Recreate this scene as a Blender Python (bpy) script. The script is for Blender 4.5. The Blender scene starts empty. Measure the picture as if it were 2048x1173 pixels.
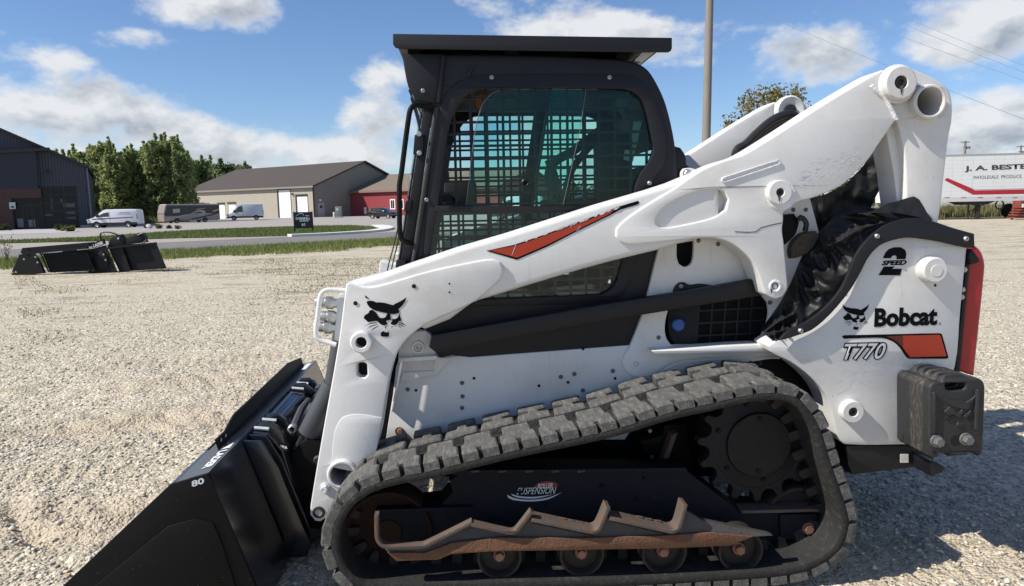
import bpy, bmesh, math, random
import numpy as np
from mathutils import Vector, Matrix
from mathutils.geometry import tessellate_polygon

# ------------------------------------------------------------------ camera, sky, sun, exposure
random.seed(7)
rng = np.random.default_rng(7)
SC = bpy.context.scene
COL = SC.collection
R = math.radians
F, CX, CY, CAMH = 1450.0, 1024.0, 586.5, 1.57        # focal length in photo pixels, eye height in metres
PITCH, ROLL = R(6.86), R(1.2)
fw = np.array([0, math.cos(PITCH), -math.sin(PITCH)])
_u = np.array([0, math.sin(PITCH), math.cos(PITCH)])
_r = np.array([1.0, 0, 0])
RT = math.cos(ROLL) * _r - math.sin(ROLL) * _u
UP = math.sin(ROLL) * _r + math.cos(ROLL) * _u
EYE = np.array([0, 0, CAMH])
cam = bpy.data.cameras.new('camera')
cam.sensor_width = 36
cam.lens = 36 * F / 2048
cam.clip_end = 3000
cam.clip_start = 0.05
camo = bpy.data.objects.new('camera', cam)
COL.objects.link(camo)
camo.matrix_world = Matrix(((RT[0], UP[0], -fw[0], 0), (RT[1], UP[1], -fw[1], 0), (RT[2], UP[2], -fw[2], CAMH), (0, 0, 0, 1)))
SC.camera = camo

SUN_DIR = Vector((1.0, 0.32, -1.0)).normalized()      # the way the sunlight travels
sun = bpy.data.lights.new('sun', 'SUN')
sun.energy = 5.0
sun.angle = R(0.53)
sun.color = (1.0, 0.95, 0.87)
suno = bpy.data.objects.new('sun', sun)
COL.objects.link(suno)
suno.rotation_euler = SUN_DIR.to_track_quat('-Z', 'Y').to_euler()

SC.view_settings.view_transform = 'Standard'
SC.view_settings.look = 'None'
SC.view_settings.gamma = 1
SC.view_settings.exposure = 0.35
SC.cycles.max_bounces = 10
SC.cycles.transparent_max_bounces = 24
SC.cycles.use_denoising = True


class NT:
    """small helper for writing node trees"""
    def __init__(s, tree):
        s.t = tree
        tree.nodes.clear()
    def n(s, kind, ins=None, **props):
        nd = s.t.nodes.new(kind)
        for k, v in props.items():
            setattr(nd, k, v)
        for k, v in (ins or {}).items():
            sock = nd.inputs[k]
            if isinstance(v, bpy.types.NodeSocket):
                s.t.links.new(v, sock)
            elif isinstance(v, bpy.types.Node):
                s.t.links.new(v.outputs[0], sock)
            else:
                sock.default_value = v
        return nd
    def m(s, op, a, b=0.0, c=0.0, clamp=False):
        nd = s.n('ShaderNodeMath', {0: a, 1: b, 2: c}, operation=op)
        nd.use_clamp = clamp
        return nd.outputs[0]
    def mix(s, f, a, b):
        nd = s.n('ShaderNodeMix', data_type='RGBA')
        for k, v in ((0, f), (6, a), (7, b)):
            if isinstance(v, (bpy.types.NodeSocket,)):
                s.t.links.new(v, nd.inputs[k])
            elif k == 0:
                nd.inputs[k].default_value = v
            else:
                nd.inputs[k].default_value = (*v[:3], 1)
        return nd.outputs[2]
    def ss(s, v, a, b):
        nd = s.n('ShaderNodeMapRange', {0: v, 1: a, 2: b, 3: 0.0, 4: 1.0}, interpolation_type='SMOOTHSTEP')
        return nd.outputs[0]


world = bpy.data.worlds.new('World')
SC.world = world
world.use_nodes = True
w = NT(world.node_tree)
sky = w.n('ShaderNodeTexSky', sky_type='NISHITA', sun_disc=False)
sky.sun_elevation = math.asin(-SUN_DIR.z)
sky.sun_rotation = math.atan2(-SUN_DIR.x, -SUN_DIR.y)
sky.altitude = 200
sky.air_density = 1.0
sky.dust_density = 0.15
sky.ozone_density = 2.2
geo = w.n('ShaderNodeTexCoord')
sep = w.n('ShaderNodeSeparateXYZ', {0: geo.outputs['Generated']})
az = w.m('ARCTAN2', sep.outputs[0], sep.outputs[1])
el = w.m('ARCSINE', sep.outputs[2])
# fair-weather cumulus: noise everywhere, gathered into the banks that stand over this place
ae = w.n('ShaderNodeCombineXYZ', {0: az, 1: el, 2: 0.0}).outputs[0]
pos = w.n('ShaderNodeVectorMath', {0: ae, 1: (1.0, 1.75, 1.0), 2: (11.2, 5.1, 0.0)}, operation='MULTIPLY_ADD').outputs[0]
pos2 = w.n('ShaderNodeVectorMath', {0: pos, 1: (-.022, .036, 0.0)}, operation='ADD').outputs[0]
n1 = w.n('ShaderNodeTexNoise', {'Vector': pos, 'Scale': 6.5, 'Detail': 7.0, 'Roughness': 0.55, 'Lacunarity': 2.15}, noise_dimensions='2D').outputs[0]
n1b = w.n('ShaderNodeTexNoise', {'Vector': pos2, 'Scale': 6.5, 'Detail': 4.0, 'Roughness': 0.55, 'Lacunarity': 2.15}, noise_dimensions='2D').outputs[0]
n3 = w.n('ShaderNodeTexNoise', {'Vector': pos, 'Scale': 2.2, 'Detail': 1.0}, noise_dimensions='2D').outputs[0]


def px_dir(u, v):
    d = fw + RT * (u - CX) / F + UP * (CY - v) / F
    return d / np.linalg.norm(d)


clouds = [  # photo position, half width, half height (px), weight
    (110, 232, 185, 48, 1.05), (70, 140, 36, 36, .15), (330, 272, 150, 36, 1.05), (10, 310, 190, 55, 1.0), (330, 325, 240, 40, 1.0), (560, 290, 125, 46, 1.05), (690, 305, 110, 40, 1.0), (1080, 265, 170, 80, .95),
    (770, 150, 40, 40, .9), (750, 255, 66, 50, .85), (395, 10, 112, 28, 1.05), (278, 82, 60, 14, .62), (1010, 6, 60, 22, .8), (1120, 45, 100, 30, .85), (1250, 72, 130, 40, 1.05), (1350, 98, 62, 32, .8),
    (1615, 135, 92, 42, 1.05), (1445, 205, 100, 30, .75), (1940, 68, 88, 54, 1.1), (1960, 285, 120, 58, 1.1), (2080, 255, 90, 60, 1.0), (-220, 200, 190, 80, .9), (2330, 220, 210, 80, .9)]
field = None
for (u, v, ru, rv, wt) in clouds:
    d = px_dir(u, v)
    a0, e0 = math.atan2(d[0], d[1]), math.asin(d[2])
    cs = math.cos(a0) ** 2
    kx_, ky_ = 1 / (ru / F * (0.62 + .38 * cs) * 1.2), 1 / (rv / F * 1.2)
    q = w.n('ShaderNodeVectorMath', {0: ae, 1: (kx_, ky_, 0.0), 2: (-a0 * kx_, -e0 * ky_, 0.0)}, operation='MULTIPLY_ADD').outputs[0]
    q = w.n('ShaderNodeVectorMath', {0: q, 1: q}, operation='DOT_PRODUCT').outputs['Value']
    b = w.m('MULTIPLY_ADD', q, -.72 * wt, wt)
    field = b if field is None else w.m('MAXIMUM', field, b)
inview = w.ss(w.m('ABSOLUTE', az), 1.05, 0.8)
gen = w.m('MULTIPLY_ADD', n3, 3.4, -1.95)      # the rest of the sky round about
field = w.m('ADD', w.m('MULTIPLY', w.m('MAXIMUM', field, -1.0), inview), w.m('MULTIPLY', gen, w.m('SUBTRACT', 1.0, inview)))
dens = w.m('ADD', w.m('MULTIPLY', field, 0.80), w.m('MULTIPLY_ADD', n1, 4.2, -2.10))
alpha = w.ss(dens, 0.0, 0.95)
relief = w.m('MULTIPLY_ADD', w.m('SUBTRACT', n1b, n1), 3.8, 0.36)
shade = w.m('MULTIPLY', relief, w.ss(dens, 0.25, 1.0), clamp=True)
shade = w.m('MAXIMUM', w.m('MINIMUM', shade, 1.0), 0.0)
ccol = w.mix(shade, (9.6, 9.8, 10.0), (4.3, 4.8, 5.6))
skyc = w.n('ShaderNodeVectorMath', {0: sky.outputs[0], 1: (1.08, 1.24, 1.50)}, operation='MULTIPLY')
bgc = w.mix(w.m('MULTIPLY', alpha, 0.94), skyc.outputs[0], ccol)
bg = w.n('ShaderNodeBackground', {'Color': bgc, 'Strength': 0.068})
w.n('ShaderNodeOutputWorld', {'Surface': bg})

# ------------------------------------------------------------------ geometry helpers
YAW = R(3.7)
EX = np.array([math.cos(YAW), math.sin(YAW), 0])
EY = np.array([-math.sin(YAW), math.cos(YAW), 0])
ORG = np.array([0.25, 3.72, 0])                        # loader's base point on the ground


def ray(u, v):
    return fw + RT * (u - CX) / F + UP * (CY - v) / F


def L(u, v, y):
    """photo position -> (x, z) on the loader's lengthwise vertical plane at local y"""
    d = ray(u, v)
    t = ((ORG - EYE) @ EY + y) / (d @ EY)
    p = EYE + d * t - ORG
    return (float(p @ EX), float(p[2]))


def LP(pts, y):
    return [L(u, v, y) for u, v in pts]


def M1(u, v, y):
    """metres per photo pixel at that spot of the plane"""
    return L(u + 1, v, y)[0] - L(u, v, y)[0]


def G(u, v, z=0.0):
    d = ray(u, v)
    t = (z - CAMH) / d[2]
    return EYE + d * t


def AT(u, v, depth):
    return EYE + ray(u, v) * depth


def HZ(u):
    return 412 - (u - CX) * math.tan(ROLL)


def onwall(u, v, p0, dr):
    """photo position -> (s, z) on the vertical plane through p0 along horizontal direction dr"""
    n = np.array([-dr[1], dr[0], 0])
    d = ray(u, v)
    t = ((np.array([p0[0], p0[1], 0]) - EYE) @ n) / (d @ n)
    p = EYE + d * t
    return (float((p[0] - p0[0]) * dr[0] + (p[1] - p0[1]) * dr[1]), float(p[2]))


def sm(pts, n=4, sharp=38, closed=True):
    """round a traced outline (Catmull-Rom) but keep its sharp corners"""
    P = [np.array(p, float) for p in pts]
    N = len(P)
    def get(i):
        return P[i % N] if closed else P[max(0, min(N - 1, i))]
    cut = math.cos(R(sharp))
    isc = []
    for i in range(N):
        a, b = get(i) - get(i - 1), get(i + 1) - get(i)
        la, lb = np.linalg.norm(a), np.linalg.norm(b)
        isc.append(la < 1e-9 or lb < 1e-9 or (a @ b) / (la * lb) < cut)
    out = []
    for i in range(N if closed else N - 1):
        p1, p2 = get(i), get(i + 1)
        p0 = p1 if isc[i % N] else get(i - 1)
        p3 = p2 if isc[(i + 1) % N] else get(i + 2)
        d = np.linalg.norm(p2 - p1)
        t1 = (p2 - p0) / max(np.linalg.norm(p2 - p0), 1e-9) * d
        t2 = (p3 - p1) / max(np.linalg.norm(p3 - p1), 1e-9) * d
        straight = isc[i % N] and isc[(i + 1) % N]
        k = 1 if straight else n
        for j in range(k):
            t = j / k
            h = (2 * t ** 3 - 3 * t * t + 1) * p1 + (t ** 3 - 2 * t * t + t) * t1 + (-2 * t ** 3 + 3 * t * t) * p2 + (t ** 3 - t * t) * t2
            out.append((float(h[0]), float(h[1])))
    if not closed:
        out.append(tuple(P[-1]))
    return out


def area(lp):
    return 0.5 * sum(lp[i - 1][0] * lp[i][1] - lp[i][0] * lp[i - 1][1] for i in range(len(lp)))


def inset(lp, d):
    """move a loop to its left by d (into the material when outer is CCW and holes are CW)"""
    N = len(lp)
    out = []
    for i in range(N):
        a, b, c = np.array(lp[i - 1]), np.array(lp[i]), np.array(lp[(i + 1) % N])
        e1, e2 = b - a, c - b
        e1 = e1 / max(np.linalg.norm(e1), 1e-9)
        e2 = e2 / max(np.linalg.norm(e2), 1e-9)
        n1_, n2_ = np.array([-e1[1], e1[0]]), np.array([-e2[1], e2[0]])
        m_ = n1_ + n2_
        l = np.linalg.norm(m_)
        if l < 1e-6:
            q = b + n1_ * d
        else:
            m_ /= l
            q = b + m_ * d / max(m_ @ n1_, 0.45)
        out.append((float(q[0]), float(q[1])))
    return out


def mesh(name, V, Fc, smooth=True, ang=40):
    me = bpy.data.meshes.new(name)
    me.from_pydata([tuple(v) for v in V], [], Fc)
    me.validate()
    me.update()
    if smooth and len(me.polygons):
        me.polygons.foreach_set('use_smooth', [True] * len(me.polygons))
        me.set_sharp_from_angle(angle=R(ang))
    return me


def plate_vf(loops, y0, y1, bev=0.0, seg=2, mapf=None, back=True, both=False):
    """solid plate: outline(s) in x,z, near face at y0, far face at y1, rounded near edge"""
    lp = []
    for i, l in enumerate(loops):
        l = list(l)
        if (area(l) > 0) != (i == 0):
            l.reverse()
        lp.append(l)
    rows = []
    sgn = 1 if y1 > y0 else -1
    if bev > 0:
        for k in range(seg + 1):
            a = math.pi / 2 * k / seg
            rows.append((bev * (1 - math.sin(a)), y0 + sgn * bev * (1 - math.cos(a))))
    else:
        rows.append((0, y0))
    if both and bev > 0:
        rows += [(i_, y1 - (y_ - y0)) for i_, y_ in rows[::-1]]
    else:
        rows.append((0, y1))
    V, Fc = [], []
    for l in lp:
        base = len(V)
        n = len(l)
        for ins, y in rows:
            q = inset(l, ins) if ins > 0 else l
            V += [(p[0], y, p[1]) for p in q]
        for r in range(len(rows) - 1):
            for i in range(n):
                j = (i + 1) % n
                a, b, c, d = base + r * n + i, base + (r + 1) * n + i, base + (r + 1) * n + j, base + r * n + j
                Fc.append((a, b, c, d) if sgn > 0 else (a, d, c, b))
    # caps
    tri = tessellate_polygon([[Vector((p[0], p[1], 0)) for p in l] for l in lp])
    offs = []
    b0 = 0
    for l in lp:
        for i in range(len(l)):
            offs.append((b0 + i, b0 + (len(rows) - 1) * len(l) + i))
        b0 += len(rows) * len(l)
    flat = [p for l in lp for p in l]
    for t in tri:
        a, b, c = (flat[k] for k in t)
        s = (b[0] - a[0]) * (c[1] - a[1]) - (c[0] - a[0]) * (b[1] - a[1])
        t = t if (s > 0) == (sgn > 0) else t[::-1]
        Fc.append(tuple(offs[k][0] for k in t))
        if back:
            Fc.append(tuple(offs[k][1] for k in t[::-1]))
    if mapf:
        V = [mapf(*v) for v in V]
    return V, Fc


def plate_me(loops, y0, y1, bev=0.0, seg=2, **k):
    V, Fc = plate_vf(loops, y0, y1, bev, seg, **k)
    return mesh('plate', V, Fc)


def lathe_vf(profile, cx, cz, n=28, ysign=1):
    """turn (radius, y) about the axis along y through (cx, cz)"""
    V, Fc = [], []
    for r, y in profile:
        for k in range(n):
            a = 2 * math.pi * k / n
            V.append((cx + r * math.cos(a), y, cz + r * math.sin(a)))
    for i in range(len(profile) - 1):
        for k in range(n):
            j = (k + 1) % n
            Fc.append((i * n + k, (i + 1) * n + k, (i + 1) * n + j, i * n + j))
    return V, Fc


def lathe_me(profile, cx, cz, n=28):
    return mesh('turned', *lathe_vf(profile, cx, cz, n))


def tube_vf(pts, r, n=8, cap=True, closed=False):
    P = [Vector(p) for p in pts]
    N = len(P)
    V, Fc = [], []
    ref = None
    for i, p in enumerate(P):
        if closed:
            t = (P[(i + 1) % N] - P[i - 1]).normalized()
        else:
            t = (P[min(i + 1, N - 1)] - P[max(i - 1, 0)]).normalized()
        if ref is None:
            ref = Vector((0, 0, 1)) if abs(t.z) < 0.9 else Vector((1, 0, 0))
        a = t.cross(ref).normalized()
        b = a.cross(t).normalized()
        ref = b
        rr = r[i] if hasattr(r, '__len__') else r
        for k in range(n):
            q = 2 * math.pi * k / n
            V.append(p + (a * math.cos(q) + b * math.sin(q)) * rr)
    for i in range(N if closed else N - 1):
        for k in range(n):
            j = (k + 1) % n
            i2 = (i + 1) % N
            Fc.append((i * n + k, i * n + j, i2 * n + j, i2 * n + k))
    if cap and not closed:
        Fc.append(tuple(range(n - 1, -1, -1)))
        Fc.append(tuple((N - 1) * n + k for k in range(n)))
    return V, Fc


def tube_me(pts, r, n=8, closed=False):
    return mesh('tube', *tube_vf(pts, r, n, True, closed))


def box_vf(x0, x1, y0, y1, z0, z1):
    V = [(x, y, z) for x in (x0, x1) for y in (y0, y1) for z in (z0, z1)]
    Fc = [(0, 1, 3, 2), (4, 6, 7, 5), (0, 4, 5, 1), (2, 3, 7, 6), (0, 2, 6, 4), (1, 5, 7, 3)]
    return V, Fc


def box_me(x0, x1, y0, y1, z0, z1, bev=0.0):
    V, Fc = box_vf(x0, x1, y0, y1, z0, z1)
    if bev <= 0:
        return mesh('box', V, Fc, smooth=False)
    bm = bmesh.new()
    vs = [bm.verts.new(v) for v in V]
    for f in Fc:
        bm.faces.new([vs[i] for i in f])
    bmesh.ops.bevel(bm, geom=list(bm.edges), offset=bev, segments=2, affect='EDGES', profile=0.6)
    me = bpy.data.meshes.new('box')
    bm.to_mesh(me)
    bm.free()
    me.polygons.foreach_set('use_smooth', [True] * len(me.polygons))
    me.set_sharp_from_angle(angle=R(50))
    return me


def join_vf(lst):
    V, Fc = [], []
    for v, f in lst:
        o = len(V)
        V += list(v)
        Fc += [tuple(i + o for i in q) for q in f]
    return V, Fc


def flat_me(loops, y, mapf=None):
    """flat print: filled outlines on the plane y"""
    V, Fc = [], []
    for group in loops:
        lp = []
        for i, l in enumerate(group):
            l = list(l)
            if (area(l) > 0) != (i == 0):
                l.reverse()
            lp.append(l)
        tri = tessellate_polygon([[Vector((p[0], p[1], 0)) for p in l] for l in lp])
        flat = [p for l in lp for p in l]
        o = len(V)
        V += [(p[0], y, p[1]) for p in flat]
        for t in tri:
            a, b, c = (flat[k] for k in t)
            s = (b[0] - a[0]) * (c[1] - a[1]) - (c[0] - a[0]) * (b[1] - a[1])
            Fc.append(tuple(o + k for k in (t if s > 0 else t[::-1])))
    if mapf:
        V = [mapf(*v) for v in V]
    return mesh('flat', V, Fc, smooth=False)


def text_me(s, corner, across, up, bold=0.0, shear=0.0, spacing=1.0):
    """lettering fitted to the parallelogram corner + across*u + up*v (3D points)"""
    cu = bpy.data.curves.new('t', 'FONT')
    cu.body = s
    cu.size = 1
    cu.offset = bold
    cu.shear = shear
    cu.space_character = spacing
    cu.resolution_u = 3
    ob = bpy.data.objects.new('t', cu)
    COL.objects.link(ob)
    bpy.context.view_layer.update()
    dg = bpy.context.evaluated_depsgraph_get()
    me = bpy.data.meshes.new_from_object(ob.evaluated_get(dg))
    bpy.data.objects.remove(ob)
    co = np.zeros(len(me.vertices) * 3)
    me.vertices.foreach_get('co', co)
    co = co.reshape(-1, 3)
    mn, mx = co.min(0), co.max(0)
    uv = (co[:, :2] - mn[:2]) / (mx[:2] - mn[:2])
    q = np.array(corner)[None] + uv[:, :1] * np.array(across)[None] + uv[:, 1:] * np.array(up)[None]
    me.vertices.foreach_set('co', q.astype(np.float32).ravel())
    me.update()
    return me


def fastmesh(V, Fa, cols=None, smooth=False):
    """mesh from arrays: V (n,3), Fa (m,k); cols (n,3) becomes the point attribute col"""
    V = np.asarray(V, np.float32)
    Fa = np.asarray(Fa, np.int32)
    me = bpy.data.meshes.new('m')
    me.vertices.add(len(V))
    me.vertices.foreach_set('co', V.ravel())
    k = Fa.shape[1]
    me.loops.add(Fa.size)
    me.loops.foreach_set('vertex_index', Fa.ravel())
    me.polygons.add(len(Fa))
    me.polygons.foreach_set('loop_start', np.arange(0, Fa.size, k, dtype=np.int32))
    if smooth:
        me.polygons.foreach_set('use_smooth', [True] * len(Fa))
    if cols is not None:
        at = me.attributes.new('col', 'FLOAT_COLOR', 'POINT')
        c = np.ones((len(V), 4), np.float32)
        c[:, :3] = cols
        at.data.foreach_set('color', c.ravel())
    me.update(calc_edges=True)
    me.validate()
    return me


def vnoise(x, y, f, seed):
    """smooth value noise in numpy"""
    g = np.random.default_rng(seed).random((256, 256))
    X, Y = np.asarray(x) * f + 1000.3, np.asarray(y) * f + 1000.7
    i, j = np.floor(X).astype(int), np.floor(Y).astype(int)
    a, b = X - i, Y - j
    a, b = a * a * (3 - 2 * a), b * b * (3 - 2 * b)
    i0, i1, j0, j1 = i % 256, (i + 1) % 256, j % 256, (j + 1) % 256
    return (g[i0, j0] * (1 - a) + g[i1, j0] * a) * (1 - b) + (g[i0, j1] * (1 - a) + g[i1, j1] * a) * b - 0.5


def link(name, me, m=None, parent=None):
    o = bpy.data.objects.new(name, me)
    COL.objects.link(o)
    if m is not None and me is not None and not me.materials:
        me.materials.append(m)
    if parent is not None:
        o.parent = parent
    return o


def tag(o, label, cat, group=None):
    o['label'] = label
    o['category'] = cat
    if group:
        o['group'] = group
    return o


def thing(name, label, cat, loc=(0, 0, 0), rz=0.0, group=None):
    o = link(name, None)
    o.location = loc
    o.rotation_euler = (0, 0, rz)
    return tag(o, label, cat, group)


def struct(name, me, m, kind='structure'):
    o = link(name, me, m)
    o['kind'] = kind
    return o


def pmat(name, base, rough=0.5, metal=0.0, var=0.12, scale=6.0, col2=None, lo=0.45, hi=0.7, bump=0.0, bscale=40.0, coat=0.0, detail=6.0, coord='Object', spec=0.5, stretch=None, rvar=0.0):
    m = bpy.data.materials.new(name)
    m.use_nodes = True
    t = NT(m.node_tree)
    tc = t.n('ShaderNodeTexCoord').outputs[coord]
    if stretch:
        tc = t.n('ShaderNodeMapping', {'Vector': tc, 'Scale': stretch}).outputs[0]
    nz_ = t.n('ShaderNodeTexNoise', {'Vector': tc, 'Scale': scale, 'Detail': detail, 'Roughness': 0.62}).outputs[0]
    c = np.array(base)
    col = t.mix(nz_, tuple(c * (1 - var)), tuple(np.minimum(c * (1 + var), 1)))
    if col2 is not None:
        nb = t.n('ShaderNodeTexNoise', {'Vector': tc, 'Scale': scale * 2.7, 'Detail': 8.0, 'Roughness': 0.7}).outputs[0]
        col = t.mix(t.ss(nb, lo, hi), col, col2)
    b = t.n('ShaderNodeBsdfPrincipled', {'Base Color': col, 'Roughness': rough, 'Metallic': metal, 'Coat Weight': coat, 'Coat Roughness': 0.15, 'Specular IOR Level': spec})
    if rvar:
        m.node_tree.links.new(t.m('ADD', rough - rvar / 2, t.m('MULTIPLY', nz_, rvar)), b.inputs['Roughness'])
    if bump:
        nn = t.n('ShaderNodeTexNoise', {'Vector': tc, 'Scale': bscale, 'Detail': 5.0, 'Roughness': 0.6}).outputs[0]
        bp = t.n('ShaderNodeBump', {'Strength': bump, 'Distance': 0.02, 'Height': nn})
        m.node_tree.links.new(bp.outputs[0], b.inputs['Normal'])
    t.n('ShaderNodeOutputMaterial', {'Surface': b})
    return m


def glassmat(name, tint, gloss=0.12, rough=0.02):
    m = bpy.data.materials.new(name)
    m.use_nodes = True
    t = NT(m.node_tree)
    tr = t.n('ShaderNodeBsdfTransparent', {'Color': (*tint, 1)})
    gl = t.n('ShaderNodeBsdfGlossy', {'Color': (1, 1, 1, 1), 'Roughness': rough})
    lw = t.n('ShaderNodeFresnel', {'IOR': 1.45})
    f = t.m('MULTIPLY', lw.outputs[0], gloss / 0.04 * 0.5, clamp=True)
    mx = t.n('ShaderNodeMixShader', {0: f, 1: tr, 2: gl})
    t.n('ShaderNodeOutputMaterial', {'Surface': mx})
    return m


MT = {}
def painted(name, base, dirt, chip, rough=.4, streak=.5):
    """sprayed steel: dust film, rain streaks, small chips and specks"""
    m = bpy.data.materials.new(name)
    m.use_nodes = True
    t = NT(m.node_tree)
    tc = t.n('ShaderNodeTexCoord').outputs['Object']
    big_ = t.n('ShaderNodeTexNoise', {'Vector': tc, 'Scale': 2.6, 'Detail': 7.0, 'Roughness': .65}).outputs[0]
    st = t.n('ShaderNodeMapping', {'Vector': tc, 'Scale': (26.0, 26.0, 1.6)}).outputs[0]
    sn = t.n('ShaderNodeTexNoise', {'Vector': st, 'Scale': 1.0, 'Detail': 5.0, 'Roughness': .7}).outputs[0]
    sp_ = t.n('ShaderNodeTexNoise', {'Vector': tc, 'Scale': 95.0, 'Detail': 2.0}).outputs[0]
    mk_ = t.n('ShaderNodeTexNoise', {'Vector': tc, 'Scale': 7.0, 'Detail': 3.0}).outputs[0]
    film = t.m('MULTIPLY', t.ss(big_, .44, .76), .52)
    film = t.m('ADD', film, t.m('MULTIPLY', t.m('MULTIPLY', t.ss(sn, .55, .80), t.ss(mk_, .45, .65)), streak), clamp=True)
    col = t.mix(film, base, dirt)
    col = t.mix(t.m('MULTIPLY', t.ss(sp_, .765, .785), t.ss(mk_, .50, .60)), col, chip)
    b = t.n('ShaderNodeBsdfPrincipled', {'Base Color': col, 'Roughness': t.m('ADD', rough, t.m('MULTIPLY', film, .4)), 'Coat Weight': .10, 'Coat Roughness': .2})
    fine = t.n('ShaderNodeTexNoise', {'Vector': tc, 'Scale': 130.0, 'Detail': 2.0}).outputs[0]
    bp = t.n('ShaderNodeBump', {'Strength': .06, 'Distance': .01, 'Height': t.m('ADD', fine, t.m('MULTIPLY', big_, 3.0))})
    m.node_tree.links.new(bp.outputs[0], b.inputs['Normal'])
    t.n('ShaderNodeOutputMaterial', {'Surface': b})
    return m


MT['white'] = painted('white_paint', (0.67, 0.66, 0.64), (0.46, 0.425, 0.365), (0.10, 0.09, 0.08))
MT['white_dull'] = pmat('dusty_white_paint', (0.50, 0.51, 0.52), 0.5, var=0.08, scale=4, col2=(0.42, 0.40, 0.36), lo=0.55, hi=0.85, bump=0.02, bscale=90)
MT['weld'] = pmat('painted_weld', (0.72, 0.73, 0.75), 0.45, var=0.05, scale=30, bump=0.5, bscale=60)
MT['black'] = pmat('black_paint', (0.008, 0.008, 0.010), 0.45, var=0.25, scale=7, col2=(0.028, 0.026, 0.024), lo=0.6, hi=0.95, rvar=0.2, spec=.35)
MT['cab'] = pmat('cab_paint', (0.010, 0.010, 0.013), 0.5, var=0.2, scale=5, col2=(0.030, 0.029, 0.028), lo=0.6, hi=0.98, bump=0.05, bscale=120, spec=.35)
MT['gloss'] = pmat('gloss_black_paint', (0.010, 0.011, 0.016), 0.22, var=0.2, scale=5, col2=(0.03, 0.03, 0.032), lo=0.6, hi=0.9, coat=0.6)
MT['satin'] = pmat('satin_black_steel', (0.005, 0.0048, 0.0045), 0.55, var=0.3, scale=9, col2=(0.016, 0.014, 0.012), lo=0.6, hi=0.95, spec=.15)
MT['navy'] = pmat('undercarriage_paint', (0.005, 0.006, 0.010), 0.6, var=0.3, scale=10, col2=(0.034, 0.024, 0.016), lo=0.55, hi=0.85, bump=0.25, bscale=50, spec=.2)
MT['rubber'] = pmat('track_rubber', (0.022, 0.021, 0.020), 0.8, var=0.3, scale=12, col2=(0.085, 0.08, 0.07), lo=0.50, hi=0.85, bump=0.35, bscale=60, spec=.3)
MT['lug'] = pmat('worn_rubber', (0.078, 0.075, 0.069), 0.85, var=0.3, scale=12, col2=(0.18, 0.173, 0.155), lo=0.42, hi=0.75, bump=0.45, bscale=90, stretch=(1.6, .45, 1.6))
MT['rust'] = pmat('rusty_steel', (0.13, 0.055, 0.024), 0.8, var=0.4, scale=18, col2=(0.055, 0.045, 0.042), lo=0.45, hi=0.75, bump=0.4, bscale=90)
MT['rustgrey'] = pmat('worn_step_steel', (0.085, 0.070, 0.060), 0.65, var=0.3, scale=14, col2=(0.14, 0.066, 0.032), lo=0.44, hi=0.68, bump=0.25, bscale=80)
MT['rustpin'] = pmat('rusted_bolt', (0.24, 0.115, 0.07), 0.7, var=0.3, scale=40)
MT['steel'] = pmat('zinc_bolt', (0.45, 0.45, 0.44), 0.4, metal=0.8, var=0.2, scale=40)
MT['chrome'] = pmat('chrome_rod', (0.7, 0.7, 0.7), 0.12, metal=1.0, var=0.02)
MT['hole'] = pmat('dark_cavity', (0.006, 0.006, 0.006), 0.9, var=0.1)
MT['red'] = pmat('red_paint', (0.37, 0.006, 0.011), 0.35, var=0.08, scale=3, coat=0.15)
MT['decal'] = pmat('orange_red_print', (0.37, 0.032, 0.008), 0.45, var=0.15, scale=8)
MT['ink'] = pmat('black_print', (0.005, 0.005, 0.006), 0.6, var=0.1, spec=.08)
MT['silver'] = pmat('silver_print', (0.55, 0.56, 0.58), 0.4, metal=0.0, var=0.12, scale=20)
MT['whiteprint'] = pmat('white_print', (0.62, 0.63, 0.65), 0.5, var=0.15, scale=60)
MT['iron'] = pmat('cast_iron', (0.020, 0.020, 0.021), 0.6, var=0.25, scale=20, col2=(0.06, 0.058, 0.055), lo=0.55, hi=0.85, bump=0.25, bscale=120)
MT['irondirt'] = pmat('mud_caked_iron', (0.026, 0.026, 0.026), 0.7, var=0.25, scale=40, col2=(0.16, 0.12, 0.07), lo=0.48, hi=0.72, bump=0.3, bscale=120, stretch=(1, 1, .35))
MT['cloth'] = pmat('rubber_cloth', (0.010, 0.010, 0.011), 0.56, var=0.3, scale=8, col2=(0.05, 0.048, 0.045), lo=0.55, hi=0.9, bump=0.08, bscale=90)
MT['hose'] = pmat('hydraulic_hose', (0.012, 0.012, 0.012), 0.5, var=0.2)
MT['inside'] = pmat('cab_lining', (0.012, 0.012, 0.013), 0.8, var=0.2)
MT['blue'] = pmat('blue_plastic', (0.02, 0.09, 0.30), 0.4, var=0.15)
MT['orange'] = pmat('orange_fabric', (0.55, 0.12, 0.01), 0.6, var=0.1)
MT['label'] = pmat('paper_label', (0.6, 0.6, 0.56), 0.6, var=0.25, scale=45)
MT['mud'] = pmat('dried_mud', (0.075, 0.058, 0.042), 0.9, var=0.4, scale=30, col2=(0.20, 0.17, 0.12), lo=0.55, hi=0.75, bump=0.8, bscale=50)
MT['boltgrey'] = pmat('painted_bolt', (0.10, 0.105, 0.115), 0.5, var=0.2, scale=40)
MT['rustdark'] = pmat('dark_rusty_wheel', (0.028, 0.015, 0.009), 0.85, var=0.4, scale=14, bump=0.3, bscale=60, spec=.2)
MT['roller'] = pmat('roller_steel', (0.022, 0.018, 0.015), 0.65, var=0.35, scale=16, col2=(0.06, 0.043, 0.030), lo=0.5, hi=0.8, spec=.4)
MT['sprocket'] = pmat('sprocket_steel', (0.009, 0.009, 0.011), 0.55, var=0.3, scale=18, col2=(0.055, 0.042, 0.030), lo=0.55, hi=0.82, spec=.25)
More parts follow.
